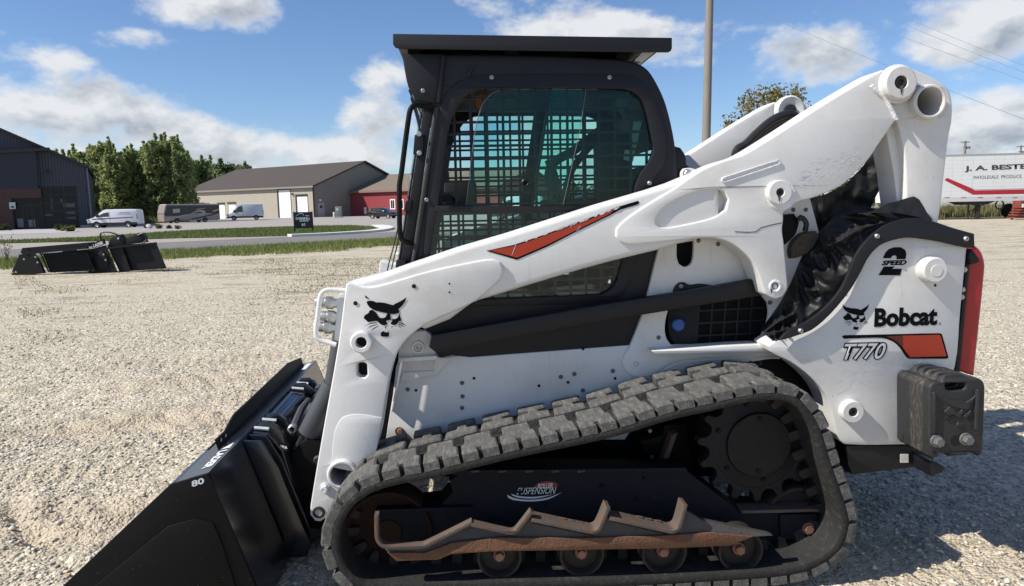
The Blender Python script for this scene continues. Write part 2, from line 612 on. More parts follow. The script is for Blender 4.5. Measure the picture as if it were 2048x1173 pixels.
MT['dullbolt'] = pmat('dull_zinc', (0.15, 0.147, 0.14), 0.55, metal=0.3, var=0.25, scale=60)
MT['guard'] = pmat('worn_guard_steel', (0.070, 0.064, 0.060), 0.55, var=0.3, scale=9, col2=(0.075, 0.036, 0.019), lo=0.50, hi=0.75, bump=0.2, bscale=80, spec=.3)
MT['cyl'] = pmat('grey_cylinder', (0.055, 0.058, 0.062), 0.45, var=0.2, scale=12)
MT['fade'] = pmat('dark_red_print', (0.10, 0.012, 0.006), 0.45, var=0.2)
MT['pane'] = glassmat('green_tinted_glass', (0.70, 0.91, 0.88), 0.035)
MT['pane2'] = glassmat('clear_window_glass', (0.86, 0.95, 0.94), 0.045)

# ------------------------------------------------------------------ ground, road, lot
def graded(lo, hi, a, b, fine, grow):
    """grid lines: fine between a and b, growing outwards"""
    v = list(np.arange(a, b, fine))
    st, x = fine, b
    while x < hi:
        v.append(x)
        st *= grow
        x += st
    v.append(hi)
    st, x = fine * grow, a
    while True:
        x -= st
        if x <= lo:
            break
        v.insert(0, x)
        st *= grow
    v.insert(0, lo)
    return np.array(v)


def lxy(X, Y):
    dx, dy = X - ORG[0], Y - ORG[1]
    return dx * EX[0] + dy * EX[1], dx * EY[0] + dy * EY[1]


def gh(X, Y):
    """gravel height: lumps, old ruts, and the loader's own track prints"""
    r = np.hypot(X, Y)
    fade = np.clip((16 - r) / 8, 0, 1)
    h = .030 * vnoise(X, Y, .9, 1) + .022 * vnoise(X, Y, 2.7, 2) + .014 * vnoise(X, Y, 8, 3) + .008 * vnoise(X, Y, 23, 4)
    lx, ly = lxy(X, Y)
    wob = .35 * vnoise(X, Y, .45, 14) + .12 * vnoise(X, Y, 1.9, 15)
    rut = np.exp(-((ly + .25 + .06 * lx + wob) / .42) ** 2) * np.clip(-1.2 - lx, 0, 1) + .8 * np.exp(-((ly - 2.0 - .12 * lx + wob) / .40) ** 2) * np.clip(.2 - lx, 0, 1) + .5 * np.exp(-((ly - 3.7 - .16 * lx - wob) / .35) ** 2) * np.clip(.5 - lx, 0, 1)
    rut = np.clip(rut, 0, 1) * np.clip(.9 + 2.2 * vnoise(X, Y, .8, 16) + 1.4 * vnoise(X, Y, 3.1, 17), 0, 1)
    h += rut * (.028 * np.abs(np.sin((lx * .8 + ly * .5) * 15 + 7 * vnoise(X, Y, 1.1, 6))) * np.clip(vnoise(X, Y, 2.2, 8) * 3 + .6, 0, 1.3) - .012 + .07 * vnoise(X, Y, 6, 9) + .045 * vnoise(X, Y, 15, 10))
    prn = ((np.abs(ly + .765) < .235) & (lx > 1.0)).astype(float)
    h += prn * (.020 * np.abs(np.sin(lx * 3.1416 / .085)) - .012)
    for c0, sl_, hw_ in ((2.75, .10, .22), (4.5, .13, .20), (.80, .02, .22)):      # older passes of the tracks
        w2 = np.exp(-(np.abs(ly - c0 - sl_ * lx) / hw_) ** 4) * np.clip((1.2 - lx) * 1.5, 0, 1) * np.clip((lx + 5.5) * .8, 0, 1) * np.clip(.55 + 2.4 * vnoise(X, Y, .7, 31), 0, 1)
        h += w2 * (.026 * np.abs(np.sin((lx + .25 * ly) * 3.1416 / .12)) - .018)
        rut = np.clip(rut + .55 * w2, 0, 1)
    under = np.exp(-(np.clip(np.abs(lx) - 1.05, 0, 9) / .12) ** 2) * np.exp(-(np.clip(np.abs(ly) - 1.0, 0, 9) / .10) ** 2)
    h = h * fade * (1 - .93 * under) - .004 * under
    return h, np.clip(rut + .8 * prn + .5 * under, 0, 1) * fade


gx_ = graded(-700, 700, -6.5, 5.5, .032, 1.09)
gy_ = graded(-60, 1400, 1.2, 10.5, .032, 1.075)
GX, GY = np.meshgrid(gx_, gy_)
GZ, SOIL = gh(GX, GY)
nx_, ny_ = len(gx_), len(gy_)
idx = np.arange(nx_ * ny_).reshape(ny_, nx_)
quads = np.stack([idx[:-1, :-1], idx[:-1, 1:], idx[1:, 1:], idx[1:, :-1]], -1).reshape(-1, 4)
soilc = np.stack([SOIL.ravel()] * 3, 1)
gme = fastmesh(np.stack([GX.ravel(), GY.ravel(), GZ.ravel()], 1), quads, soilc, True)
gm = bpy.data.materials.new('crushed_stone')
gm.use_nodes = True
t = NT(gm.node_tree)
tc = t.n('ShaderNodeTexCoord').outputs['Object']
vo = t.n('ShaderNodeTexVoronoi', {'Vector': tc, 'Scale': 34.0, 'Randomness': 1.0})
vo2 = t.n('ShaderNodeTexVoronoi', {'Vector': tc, 'Scale': 75.0, 'Randomness': 1.0})
big = t.n('ShaderNodeTexNoise', {'Vector': tc, 'Scale': .55, 'Detail': 6.0, 'Roughness': .62}).outputs[0]
mid = t.n('ShaderNodeTexNoise', {'Vector': tc, 'Scale': 9.0, 'Detail': 8.0, 'Roughness': .72}).outputs[0]
fin = t.n('ShaderNodeTexNoise', {'Vector': tc, 'Scale': 55.0, 'Detail': 3.0, 'Roughness': .6}).outputs[0]
sp = t.n('ShaderNodeSeparateColor', {0: vo.outputs['Color']})
stone = t.mix(sp.outputs[0], (.35, .305, .225), (.70, .625, .49))
stone = t.mix(t.ss(sp.outputs[1], .75, .95), stone, (.42, .36, .27))
soil = t.mix(mid, (.34, .265, .175), (.60, .52, .395))
att = t.n('ShaderNodeAttribute', attribute_name='col')
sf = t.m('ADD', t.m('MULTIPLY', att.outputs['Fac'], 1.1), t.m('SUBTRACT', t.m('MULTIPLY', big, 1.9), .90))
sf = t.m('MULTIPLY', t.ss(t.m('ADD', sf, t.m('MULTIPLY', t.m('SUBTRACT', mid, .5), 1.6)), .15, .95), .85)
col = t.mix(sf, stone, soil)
col = t.mix(t.ss(mid, .60, .78), col, (.26, .225, .175))
# thin dead weeds and dirt between the stones, thicker towards the road
sy = t.n('ShaderNodeSeparateXYZ', {0: tc}).outputs[1]
pat = t.n('ShaderNodeTexNoise', {'Vector': t.n('ShaderNodeMapping', {'Vector': tc, 'Scale': (.5, 1.6, 1.0)}).outputs[0], 'Scale': 1.1, 'Detail': 9.0, 'Roughness': .74}).outputs[0]
pat = t.m('ADD', pat, t.m('MULTIPLY', t.ss(sy, 5.0, 20.0), .07))
col = t.mix(t.m('MULTIPLY', t.ss(pat, .56, .70), .75), col, (.215, .185, .105))
b = t.n('ShaderNodeBsdfPrincipled', {'Base Color': col, 'Roughness': .92, 'Specular IOR Level': .25})
hgt = t.m('ADD', t.m('MULTIPLY', t.m('SUBTRACT', 1.0, vo.outputs['Distance']), 1.0), t.m('ADD', t.m('MULTIPLY', t.m('SUBTRACT', 1.0, vo2.outputs['Distance']), .5), t.m('MULTIPLY', fin, .7)))
bp = t.n('ShaderNodeBump', {'Strength': .9, 'Distance': .017, 'Height': hgt})
gm.node_tree.links.new(bp.outputs[0], b.inputs['Normal'])
t.n('ShaderNodeOutputMaterial', {'Surface': b})
struct('gravel_ground', gme, gm)


def colmat(name, rough=.9, trans=0.0, boost=1.0):
    m = bpy.data.materials.new(name)
    m.use_nodes = True
    t = NT(m.node_tree)
    at = t.n('ShaderNodeAttribute', attribute_name='col')
    tcn = t.n('ShaderNodeTexCoord').outputs['Object']
    nz_ = t.n('ShaderNodeTexNoise', {'Vector': tcn, 'Scale': 60.0, 'Detail': 2.0}).outputs[0]
    c = t.n('ShaderNodeHueSaturation', {'Color': at.outputs['Color'], 'Value': t.m('ADD', .75, t.m('MULTIPLY', nz_, .5))})
    b = t.n('ShaderNodeBsdfPrincipled', {'Base Color': c.outputs[0], 'Roughness': rough, 'Specular IOR Level': .3})
    sh = b
    if trans:
        tr = t.n('ShaderNodeBsdfTranslucent', {'Color': c.outputs[0]})
        sh = t.n('ShaderNodeMixShader', {0: trans, 1: b, 2: tr})
    t.n('ShaderNodeOutputMaterial', {'Surface': sh})
    return m


# loose stones lying on it (uncountable: one object)
def scatter_stones(n, near, far_, smin, smax, seed, half=1.0):
    g = np.random.default_rng(seed)
    yy = near * (far_ / near) ** g.random(n)
    xx = (g.random(n) * 2 - 1) * (yy * .74 + .6) * half
    keep = np.ones(n, bool)
    lx, ly = lxy(xx, yy)
    keep &= ~((np.abs(lx) < 1.04) & (np.abs(ly) < 1.0) & (np.abs(ly) > .53))
    h, so = gh(xx, yy)
    patch = vnoise(xx, yy, 1.3, 21) + .5 * vnoise(xx, yy, 4, 22) - .7 * so
    keep &= (patch + g.random(n) * .9) > .12
    xx, yy, h = xx[keep], yy[keep], h[keep]
    n = len(xx)
    s = smin * (smax / smin) ** (g.random(n) ** 2.2) * np.clip(.72 + yy * .022, .7, 1.1)
    base = np.array([[1, 0, 0], [-1, 0, 0], [0, 1, 0], [0, -1, 0], [0, 0, 1], [0, 0, -.6], [.62, .62, .45], [-.62, -.62, .35]])
    tri = np.array([[0, 6, 4], [6, 2, 4], [2, 1, 4], [1, 7, 4], [7, 3, 4], [3, 0, 4], [0, 2, 6], [1, 3, 7], [2, 0, 5], [1, 2, 5], [3, 1, 5], [0, 3, 5]])
    V = base[None] * (1 + (g.random((n, 8, 1)) - .5) * .7) * (.6 + .8 * g.random((n, 1, 3)))
    a = g.random(n) * 6.283
    c_, s_ = np.cos(a)[:, None], np.sin(a)[:, None]
    V = np.stack([V[..., 0] * c_ - V[..., 1] * s_, V[..., 0] * s_ + V[..., 1] * c_, V[..., 2] * .75], -1) * s[:, None, None]
    V += np.stack([xx, yy, h + s * .12], -1)[:, None]
    Fa = (tri[None] + (np.arange(n) * 8)[:, None, None]).reshape(-1, 3)
    b = .26 + .42 * g.random((n, 1)) ** .9
    tint = np.array([[1.0, .91, .765]]) * (1 + (g.random((n, 3)) - .5) * .10)
    red = (g.random((n, 1)) < .12) * np.array([[.06, .0, -.05]])
    cols = np.repeat(np.clip(b * tint + red, .03, .8), 8, 0)
    return V.reshape(-1, 3), Fa, cols


sv, sf_, sc = scatter_stones(95000, 2.0, 14.0, .0055, .019, 5)
st_o = struct('loose_gravel', fastmesh(sv, sf_, sc), colmat('gravel_stone'), 'stuff')
st_o['label'] = 'loose crushed stone scattered over the lot around the loader'

# road axis from its near edge line
RA, RB = G(340, 501), G(798, 477)
ru = (RB - RA)[:2] / np.linalg.norm((RB - RA)[:2])
rn = np.array([-ru[1], ru[0]])


def roff(u, v):
    return float((G(u, v) - RA)[:2] @ rn)


def strip_me(n0, n1, s0, s1, z, ns=1):
    V, Fc = [], []
    for i in range(ns + 1):
        s = s0 + (s1 - s0) * i / ns
        for n in (n0, n1):
            p = RA[:2] + ru * s + rn * n
            V.append((p[0], p[1], z))
    for i in range(ns):
        Fc.append((2 * i, 2 * i + 2, 2 * i + 3, 2 * i + 1))
    return mesh('s', V, Fc, False)


def gpoly(pts, z):
    P = [G(u, v) for u, v in pts]
    me = flat_me([[[(p[0], p[1]) for p in P]]], 0, mapf=lambda x, y, q: (x, q, z))
    return me


asph = pmat('weathered_asphalt', (.155, .15, .145), .9, var=.15, scale=.35, col2=(.20, .19, .18), lo=.4, hi=.8, bump=.3, bscale=60)
lotm = pmat('sun_bleached_lot', (.30, .275, .245), .9, var=.12, scale=.15, col2=(.36, .33, .295), lo=.4, hi=.75, bump=.2, bscale=30)
n_far = roff(340, 480)
n_mid = roff(340, 491)
struct('lot_pavement', strip_me(n_far + .5, 140, -90, 260, .012), lotm)
struct('road_shoulder', strip_me(n_mid + 3.2, n_far + 1.5, -120, 300, .016), pmat('shoulder_gravel', (.33, .28, .24), .95, var=.15, scale=1.2, bump=.4, bscale=30))
road = struct('road', strip_me(-.7, n_mid + 3.6, -120, 300, .020), asph)
mk = pmat('road_paint', (.62, .61, .58), .7, var=.15, scale=5)
mky = pmat('yellow_road_paint', (.50, .36, .12), .7, var=.2, scale=5)
ed = struct('edge_line', strip_me(-.07, .07, -120, 300, .025), mk)
ce = struct('centre_line', strip_me(n_mid - .07, n_mid + .07, -120, 300, .025), mky)
grassm = pmat('mown_grass', (.11, .15, .040), .95, var=.3, scale=1.5, col2=(.19, .19, .07), lo=.5, hi=.75, bump=.8, bscale=12)
n_near = roff(340, 526)
verge = struct('grass_verge', strip_me(n_near + 2.4, -.65, -120, 300, .014), grassm)
isl = [(-140, 491), (0, 488), (180, 484), (340, 478), (480, 475.5), (575, 473), (650, 470), (700, 467), (757, 460.5), (745, 455.5), (700, 453), (620, 454), (440, 460), (340, 465), (180, 477), (0, 484), (-140, 487)]
struct('grass_island', gpoly(isl, .05), grassm)
# concrete kerb round the tip of the island
kp = [G(u, v) for u, v in sm([(575, 474), (640, 471.3), (700, 467.8), (735, 465), (757, 461.5), (764, 458.5), (758, 455.6), (744, 453.8)], 4, 80, False)]
kq = [(p[0], p[1]) for p in kp]
ko = []
for i in range(len(kq)):
    a, b = np.array(kq[max(i - 1, 0)]), np.array(kq[min(i + 1, len(kq) - 1)])
    d = (b - a) / np.linalg.norm(b - a)
    ko.append((kq[i][0] + d[1] * .9, kq[i][1] - d[0] * .9))
V, Fc = plate_vf([kq + ko[::-1]], 0, .16, 0)
kerb = struct("kerb", mesh("k", [(x, z, .16 - y) for x, y, z in V], [f[::-1] for f in Fc], False), pmat("kerb_concrete", (.62, .60, .56), .85, var=.08, scale=3))
struct('walkway', gpoly([(-60, 472), (150, 466), (158, 461), (60, 459), (-60, 461)], .03), pmat('walk_concrete', (.38, .37, .36), .9, var=.1, scale=1))


# grass blades along the verge and weeds (uncountable)
def blades(px, py, hgt, wid, lean, cols, seed, z=0.0):
    g = np.random.default_rng(seed)
    n = len(px)
    a = g.random(n) * 6.283
    la = g.random(n) * 6.283
    ll = lean * hgt * g.random(n)
    V = np.zeros((n, 3, 3))
    V[:, 0] = np.stack([px - np.cos(a) * wid, py - np.sin(a) * wid, np.full(n, z)], 1)
    V[:, 1] = np.stack([px + np.cos(a) * wid, py + np.sin(a) * wid, np.full(n, z)], 1)
    V[:, 2] = np.stack([px + np.cos(la) * ll, py + np.sin(la) * ll, z + hgt], 1)
    return V.reshape(-1, 3), np.arange(n * 3).reshape(-1, 3), np.repeat(cols, 3, 0)


def gcol(n, g, a=(.085, .125, .03), b=(.20, .19, .07)):
    t_ = g.random((n, 1)) ** 1.6
    return (np.array([a]) * (1 - t_) + np.array([b]) * t_) * (.7 + .6 * g.random((n, 1)))


g = np.random.default_rng(31)
n = 90000
s_ = g.random(n) * 62 - 24
edge_n = n_near + .9 + 2.2 * vnoise(s_, s_ * 0, .5, 41) + 1.0 * vnoise(s_, s_ * 0, 1.7, 42)
nn_ = edge_n + (g.random(n) ** .8) * (-.75 - edge_n)
pxy = RA[:2][None] + ru[None] * s_[:, None] + rn[None] * nn_[:, None]
bv = blades(pxy[:, 0], pxy[:, 1], .06 + .14 * g.random(n) ** 1.5, .010 + .012 * g.random(n), .7, gcol(n, g, (.13, .18, .045), (.30, .28, .10)), 32, .01)
leafm = colmat('grass_blade', .8, .3)
struct('verge_grass', fastmesh(*bv), leafm, 'stuff')
# sparse weeds creeping over the gravel
n = 34000
yy = 7 + 17 * g.random(n) ** .8
xx = (g.random(n) * 1.0 - .86) * yy * .8
pt = vnoise(xx, yy, .55, 51) + .6 * vnoise(xx, yy, 1.6, 52)
k = pt + .25 * (yy - 14) / 10 + .30 * (g.random(n) - .5) > .19
xx, yy = xx[k], yy[k]
n = len(xx)
bv = blades(xx, yy, .012 + .045 * g.random(n) ** 2, .005 + .006 * g.random(n), 1.6, gcol(n, g, (.13, .14, .05), (.26, .20, .10)), 53)
struct('gravel_weeds', fastmesh(*bv), leafm, 'stuff')

# blades over the island lawn
n = 50000
ip_ = np.array([G(u, v)[:2] for u, v in isl])
bx0, bx1 = ip_.min(0), ip_.max(0)
qx, qy = bx0[0] + (bx1[0] - bx0[0]) * g.random(n * 4), bx0[1] + (bx1[1] - bx0[1]) * g.random(n * 4)
ins = np.zeros(n * 4, bool)
for i in range(len(ip_)):
    (xa, ya), (xb, yb) = ip_[i - 1], ip_[i]
    c = ((ya > qy) != (yb > qy)) & (qx < (xb - xa) * (qy - ya) / (yb - ya + 1e-9) + xa)
    ins ^= c
qx, qy = qx[ins][:n], qy[ins][:n]
qx = qx + .35 * (g.random(len(qx)) - .5)
qy = qy + .35 * (g.random(len(qx)) - .5)
bv = blades(qx, qy, .05 + .12 * g.random(len(qx)) ** 2, .02 + .02 * g.random(len(qx)), .6, gcol(len(qx), g, (.09, .14, .035), (.22, .22, .08)), 61, .04)
struct('island_grass', fastmesh(*bv), leafm, 'stuff')

# ------------------------------------------------------------------ the loader
LD = thing('compact_track_loader', 'white and black compact track loader on rubber tracks, parked on the gravel', 'loader', tuple(ORG), YAW)
YA, YP, YC, YB, YT = -0.69, -0.70, -0.515, -0.50, -0.99     # planes: arm face, rear panel, chassis panel, cab side, track edge


def part(name, me, m, parent=None):
    return link(name, me, MT[m] if isinstance(m, str) else m, LD if parent is None else parent)


def pl(name, loops, y0, y1, m, bev=0.004, parent=None, seg=2, s=True, ref=None):
    """plate from photo outlines traced on plane ref (default its near face)"""
    ref = y0 if ref is None else ref
    lps = [LP(l, ref) for l in loops]
    if s:
        lps = [sm(l) for l in lps]
    return part(name, plate_me(lps, y0, y1, bev, seg), m, parent)


def boss(name, u, v, y, rpx, prot, m='white', hole=0.0, parent=None, depth=0.06, hm='hole', bev=0.004, pin=None):
    yf = y - prot
    x, z = L(u, v, yf)
    r = rpx * M1(u, v, yf)
    h = hole * M1(u, v, yf)
    if hole:
        prof = [(h, yf + depth), (h, yf + 0.002), (h + 0.002, yf), (r - bev, yf), (r, yf + bev), (r, y + 0.005)]
    else:
        prof = [(0, yf), (r - bev, yf), (r, yf + bev), (r, y + 0.005)]
    o = part(name, lathe_me(prof, x, z), m, parent)
    if hole and pin is None:
        part('bore', lathe_me([(0, yf + depth * 0.97), (h * 1.0, yf + depth * 0.97)], x, z), hm, parent if parent else None)
    if pin:
        rp = h * 0.98
        part('pin', lathe_me([(0, yf + .012), (rp * .45, yf + .012), (rp * .5, yf + .004), (rp * .85, yf + .004), (rp, yf + .012), (rp, y)], x, z, 18), pin, parent)
    return o


def hexbolt(name, u, v, y, rpx, m='steel', parent=None, head=None):
    r = rpx * M1(u, v, y)
    h = head or r * 0.8
    x, z = L(u, v, y - h)
    a0 = random.random() * 1.05
    lp = [(x + r * math.cos(a0 + k * math.pi / 3), z + r * math.sin(a0 + k * math.pi / 3)) for k in range(6)]
    V1 = plate_vf([lp], y - h, y - h * .2, r * 0.12, 1)
    V2 = lathe_vf([(0, y - h * .25), (r * 1.25, y - h * .25), (r * 1.3, y + 0.001)], x, z, 16)
    return part(name, mesh('bolt', *join_vf([V1, V2])), m, parent)


def button(name, u, v, y, rpx, m='steel', parent=None):
    r = rpx * M1(u, v, y)
    x, z = L(u, v, y)
    h = r * .7
    return part(name, lathe_me([(r * .22, y - h * .6), (r * .3, y - h), (r * .6, y - h), (r * .92, y - h * .5), (r, y + .001)], x, z, 14), m, parent)


def dot(name, u, v, y, rpx, m='hole', parent=None):
    x, z = L(u, v, y)
    r = rpx * M1(u, v, y)
    return part(name, lathe_me([(0, y - .0015), (r, y - .0015)], x, z, 16), m, parent)


def ltube(name, pts, rpx, m, parent=None, n=10, smooth=True):
    """tube through (u, v, y) points"""
    P = [(*L(u, v, y), y) for u, v, y in pts]
    P = [(p[0], p[2], p[1]) for p in P]
    if smooth:
        xs = sm([(p[0], p[2]) for p in P], 5, 75, closed=False)
        ys = np.interp(np.linspace(0, 1, len(xs)), np.linspace(0, 1, len(P)), [p[1] for p in P])
        P = [(a[0], y, a[1]) for a, y in zip(xs, ys)]
    u, v, y = pts[0]
    return part(name, tube_me(P, rpx * M1(u, v, y), n), m, parent)


def txt(name, s, bl, br, tl, y, m, parent=None, **k):
    a, b, c = (np.array([L(*q, y)[0], y, L(*q, y)[1]]) for q in (bl, br, tl))
    return part(name, text_me(s, a, b - a, c - a, **k), m, parent)


def circ(u, v, r, n=24):
    return [(u + r * math.cos(2 * math.pi * k / n), v + r * math.sin(2 * math.pi * k / n)) for k in range(n)]


def deform(o, fn):
    for v in o.data.vertices:
        v.co = fn(v.co)
    return o


# ---- cat-head emblem as outlines (tracing coordinates 285..1210 by 110..1003)
EM_BROW_WORN = [(350, 260), (380, 240), (420, 235), (500, 240), (560, 270), (640, 268), (740, 280), (830, 305), (920, 330), (960, 300), (1060, 255), (1120, 220), (1210, 160), (1180, 240), (1120, 330), (1070, 380), (1030, 415), (1055, 460), (1050, 490), (980, 515), (900, 520), (870, 512), (780, 500), (640, 470), (520, 435), (420, 380), (370, 310)]
EM_BROW = [(262, 118), (330, 185), (420, 232), (500, 240), (560, 262), (640, 262), (740, 272), (830, 290), (920, 325), (960, 300), (1060, 245), (1120, 210), (1215, 125), (1180, 240), (1120, 330), (1070, 380), (1030, 415), (1055, 460), (1050, 490), (980, 515), (900, 520), (870, 512), (780, 500), (640, 470), (520, 435), (400, 375), (320, 300), (280, 210)]
EM_REST = [
    [(450, 425), (500, 440), (560, 490), (600, 570), (640, 600), (700, 605), (750, 590), (775, 550), (790, 520), (805, 502), (860, 514), (865, 600), (880, 640), (830, 645), (780, 660), (765, 680), (800, 720), (790, 740), (740, 757), (680, 750), (630, 720), (590, 670), (540, 665), (385, 690), (290, 605), (310, 550), (400, 490), (410, 455)],
    [(890, 625), (960, 625), (1010, 600), (1040, 550), (1060, 500), (1070, 560), (1095, 665), (1040, 670), (1020, 710), (980, 745), (930, 755), (880, 735), (860, 715), (895, 680), (905, 650)],
    [(290, 790), (400, 725), (570, 700), (570, 712), (400, 740)], [(360, 840), (450, 768), (585, 735), (587, 748), (455, 785)], [(435, 900), (500, 828), (605, 765), (608, 775), (510, 842)],
    [(1045, 690), (1130, 712), (1200, 775), (1120, 730), (1045, 703)], [(1040, 727), (1100, 747), (1160, 797), (1095, 765), (1040, 742)], [(1015, 758), (1060, 780), (1115, 832), (1055, 797)],
    [(778, 768), (750, 790), (750, 835), (768, 822)], [(885, 768), (908, 785), (870, 842), (888, 800)],
    [(715, 880), (740, 905), (790, 912), (835, 895), (830, 985), (800, 1003), (690, 1000), (655, 985), (660, 915)]]


def emblem(name, y, fx, m, parent=None, worn=False):
    """fx maps tracing coordinates to photo coordinates"""
    polys = ([[(320, 125), (345, 130), (410, 200), (330, 175)], EM_BROW_WORN] if worn else [EM_BROW]) + EM_REST
    return part(name, flat_me([[LP([fx(*p) for p in q], y)] for q in polys], y), m, parent)


# ---- chassis
pl('chassis', [[(765, 705), (900, 712), (1250, 696), (1560, 690), (1590, 560), (1880, 520), (1900, 700), (1860, 880), (1700, 905), (1640, 955), (790, 955), (752, 900)]], -0.49, 0.49, 'satin', 0.01, s=False)
side = pl('side_panel', [[(800, 712), (812, 700), (871, 713), (884, 715), (905, 711), (940, 715), (1100, 703), (1258, 691), (1560, 688), (1560, 724), (1500, 728), (1430, 740), (1380, 760), (1300, 800), (1250, 880), (772, 880), (776, 850), (786, 790), (792, 735)]], -0.507, -0.49, 'white', 0.004, s=False)
for q in [(815, 780), (924, 767), (925, 794), (924, 817), (1122, 755), (1149, 749), (1166, 782), (1071, 817), (1226, 743), (1338, 757)]:
    hexbolt('bolt', *q, -0.507, 3.5, 'boltgrey', side)
for q in [(832, 781), (948, 757), (1078, 772), (1136, 765), (1155, 794), (1230, 757), (1166, 698)]:
    dot('drill_hole', *q, -0.507, 3, 'hole', side)
for q, r in [((857, 868), 11), ((930, 858), 8)]:
    dot('drill_hole', *q, -0.507, r, 'hole', side)
hexbolt('bolt', 800, 864, -0.507, 6, 'rustpin', side)
dot('bolt_recess', 799, 863, -0.507, 9, 'hole', side)
# pin bracket behind the arm
br = pl('pin_bracket', [[(796, 716), (800, 694), (812, 674), (830, 664), (849, 662), (862, 672), (868, 690), (872, 716)]], -0.545, -0.50, 'white', 0.005)
boss('pin_boss', 836, 696, -0.545, 13.5, 0.012, 'weld', 8.5, br, 0.03, pin='label')
pl('bracket_ledge', [[(797, 717), (874, 712), (874, 720), (797, 725)]], -0.575, -0.50, 'white', 0.003, br, s=False)
pl('bracket_gusset', [[(869, 722), (874, 714), (884, 716), (915, 713), (895, 728), (884, 740), (873, 752), (800, 764), (806, 745), (866, 742)]], -0.516, -0.505, 'white', 0.003, br)
pl('front_flange', [[(800, 722), (806, 724), (792, 800), (786, 824), (782, 824), (792, 770)]], -0.53, -0.505, 'white', 0.003, br, s=False)

# upright white body panel with fuel recess and slot
fuel = [(1345, 596), (1334, 630), (1330, 655), (1333, 676), (1343, 690), (1358, 695), (1516, 686), (1530, 660), (1538, 630), (1536, 606), (1515, 585), (1440, 575), (1375, 585)]
slot = [(1354, 488), (1388, 482), (1387, 512), (1384, 526), (1376, 533), (1367, 534), (1358, 528), (1354, 514)]
up = pl('upright_panel', [[(1340, 420), (1620, 395), (1640, 470), (1600, 560), (1580, 610), (1546, 655), (1540, 700), (1480, 713), (1399, 718), (1358, 723), (1333, 732), (1315, 745), (1294, 755), (1274, 755), (1254, 744), (1246, 730), (1247, 715), (1261, 690), (1284, 631), (1294, 595), (1316, 503)], fuel, slot], -0.52, -0.50, 'white', 0.005)
bk = [(1320, 470), (1600, 470), (1600, 705), (1320, 705)]
pl('recess_back', [bk], -0.43, -0.42, 'hole', 0, up, s=False)
pl('inner_arch', [[(1530, 590), (1514, 540), (1495, 514), (1470, 492), (1440, 481), (1470, 478), (1500, 495), (1520, 520), (1532, 560), (1540, 590)]], -0.545, -0.515, 'white', 0.004, up)
for k in range(7):
    u0 = 1400 + k * 26
    pl('grille_bar', [[(u0, 575), (u0 + 3, 575), (u0 - 5, 690), (u0 - 8, 690)]], -0.47, -0.462, 'cab', 0, up, s=False)
for v0 in (596, 621, 646, 671):
    pl('grille_bar', [[(1395, v0), (1535, v0 - 7), (1535, v0 - 4), (1395, v0 + 3)]], -0.472, -0.464, 'cab', 0, up, s=False)
pl('cap_housing', [[(1336, 605), (1398, 598), (1396, 685), (1350, 690), (1338, 670)]], -0.48, -0.44, 'inside', 0.004, up)
cap = boss('fuel_cap', 1358, 651, -0.485, 13, 0.025, 'blue', parent=up, bev=0.006)
pl('hinge_hump', [[(1346, 587), (1350, 574), (1358, 566), (1368, 565), (1376, 569), (1384, 570), (1400, 568), (1425, 571), (1420, 590), (1350, 600)]], -0.53, -0.515, 'black', 0.003, up)
button('bolt', 1362, 573, -0.53, 4.5, 'steel', up)
for q in [(1318, 676), (1398, 482), (1437, 489), (1588, 420), (1613, 420), (1541, 606)]:
    hexbolt('bolt', *q, -0.52, 3.4, 'boltgrey', up)
dot('key_hole', 1320, 698, -0.52, 3, 'hole', up)
boss('ring', 1273, 728, -0.52, 6, 0.003, 'white_dull', 3.4, up, 0.01)
pl('fender_ledge', [[(1304, 703), (1380, 698), (1515, 690), (1540, 694), (1538, 704), (1480, 705), (1312, 709)]], -0.60, -0.50, 'white', 0.006, up)
pl('fender_lip', [[(1252, 742), (1300, 757), (1335, 735), (1365, 723), (1480, 716), (1560, 714), (1560, 717), (1480, 719), (1368, 726), (1338, 738), (1302, 760), (1256, 748)]], -0.512, -0.506, 'white', 0.001, side)
pl('wheel_arch', [[(1380, 762), (1430, 738), (1500, 724), (1560, 718), (1610, 740), (1650, 780), (1672, 830), (1695, 895), (1700, 945), (1640, 950), (1600, 860), (1500, 800), (1420, 800)]], -0.508, -0.45, 'satin', 0.004)
for q in [(1503, 728), (1520, 728)]:
    hexbolt('bolt', *q, -0.508, 4, 'iron')

# ---- cab
cab_out = [(804, 108), (950, 108), (1101, 111), (1203, 116), (1262, 122), (1292, 136), (1312, 163), (1333, 210), (1350, 285), (1357, 357), (1362, 420), (1335, 500), (1317, 560), (1290, 640), (1262, 705), (870, 718), (800, 700), (812, 560), (822, 530), (869, 215), (857, 204), (832, 200), (816, 173)]
win_up = [(876, 412), (896, 262), (907, 231), (924, 200), (951, 180), (975, 177), (1244, 178), (1271, 187), (1288, 210), (1305, 279), (1307, 299), (1299, 323), (1282, 347), (1271, 374), (1268, 395), (1263, 412)]
win_lo = [(873, 424), (1262, 424), (1256, 470), (1241, 540), (1229, 571), (1212, 585), (1194, 590), (1000, 597), (880, 600), (852, 580), (858, 520)]
frm = [(872, 250), (880, 215), (890, 190), (913, 166), (944, 154), (978, 150), (1248, 151), (1285, 163), (1305, 193), (1326, 251), (1333, 296), (1326, 333), (1305, 360), (1296, 385), (1290, 420), (1280, 470), (1262, 560), (1245, 592), (1210, 606), (840, 614), (845, 560), (852, 420)]
cab = part('cab', plate_me([sm(LP(cab_out, YB), 4, 30), sm(LP(win_up, YB)), sm(LP(win_lo, YB))], YB, YB + 0.035, 0.012, 3), 'cab')
pl('window_frame', [frm, win_up, win_lo], YB - 0.010, YB - 0.001, 'cab', 0.004, cab)
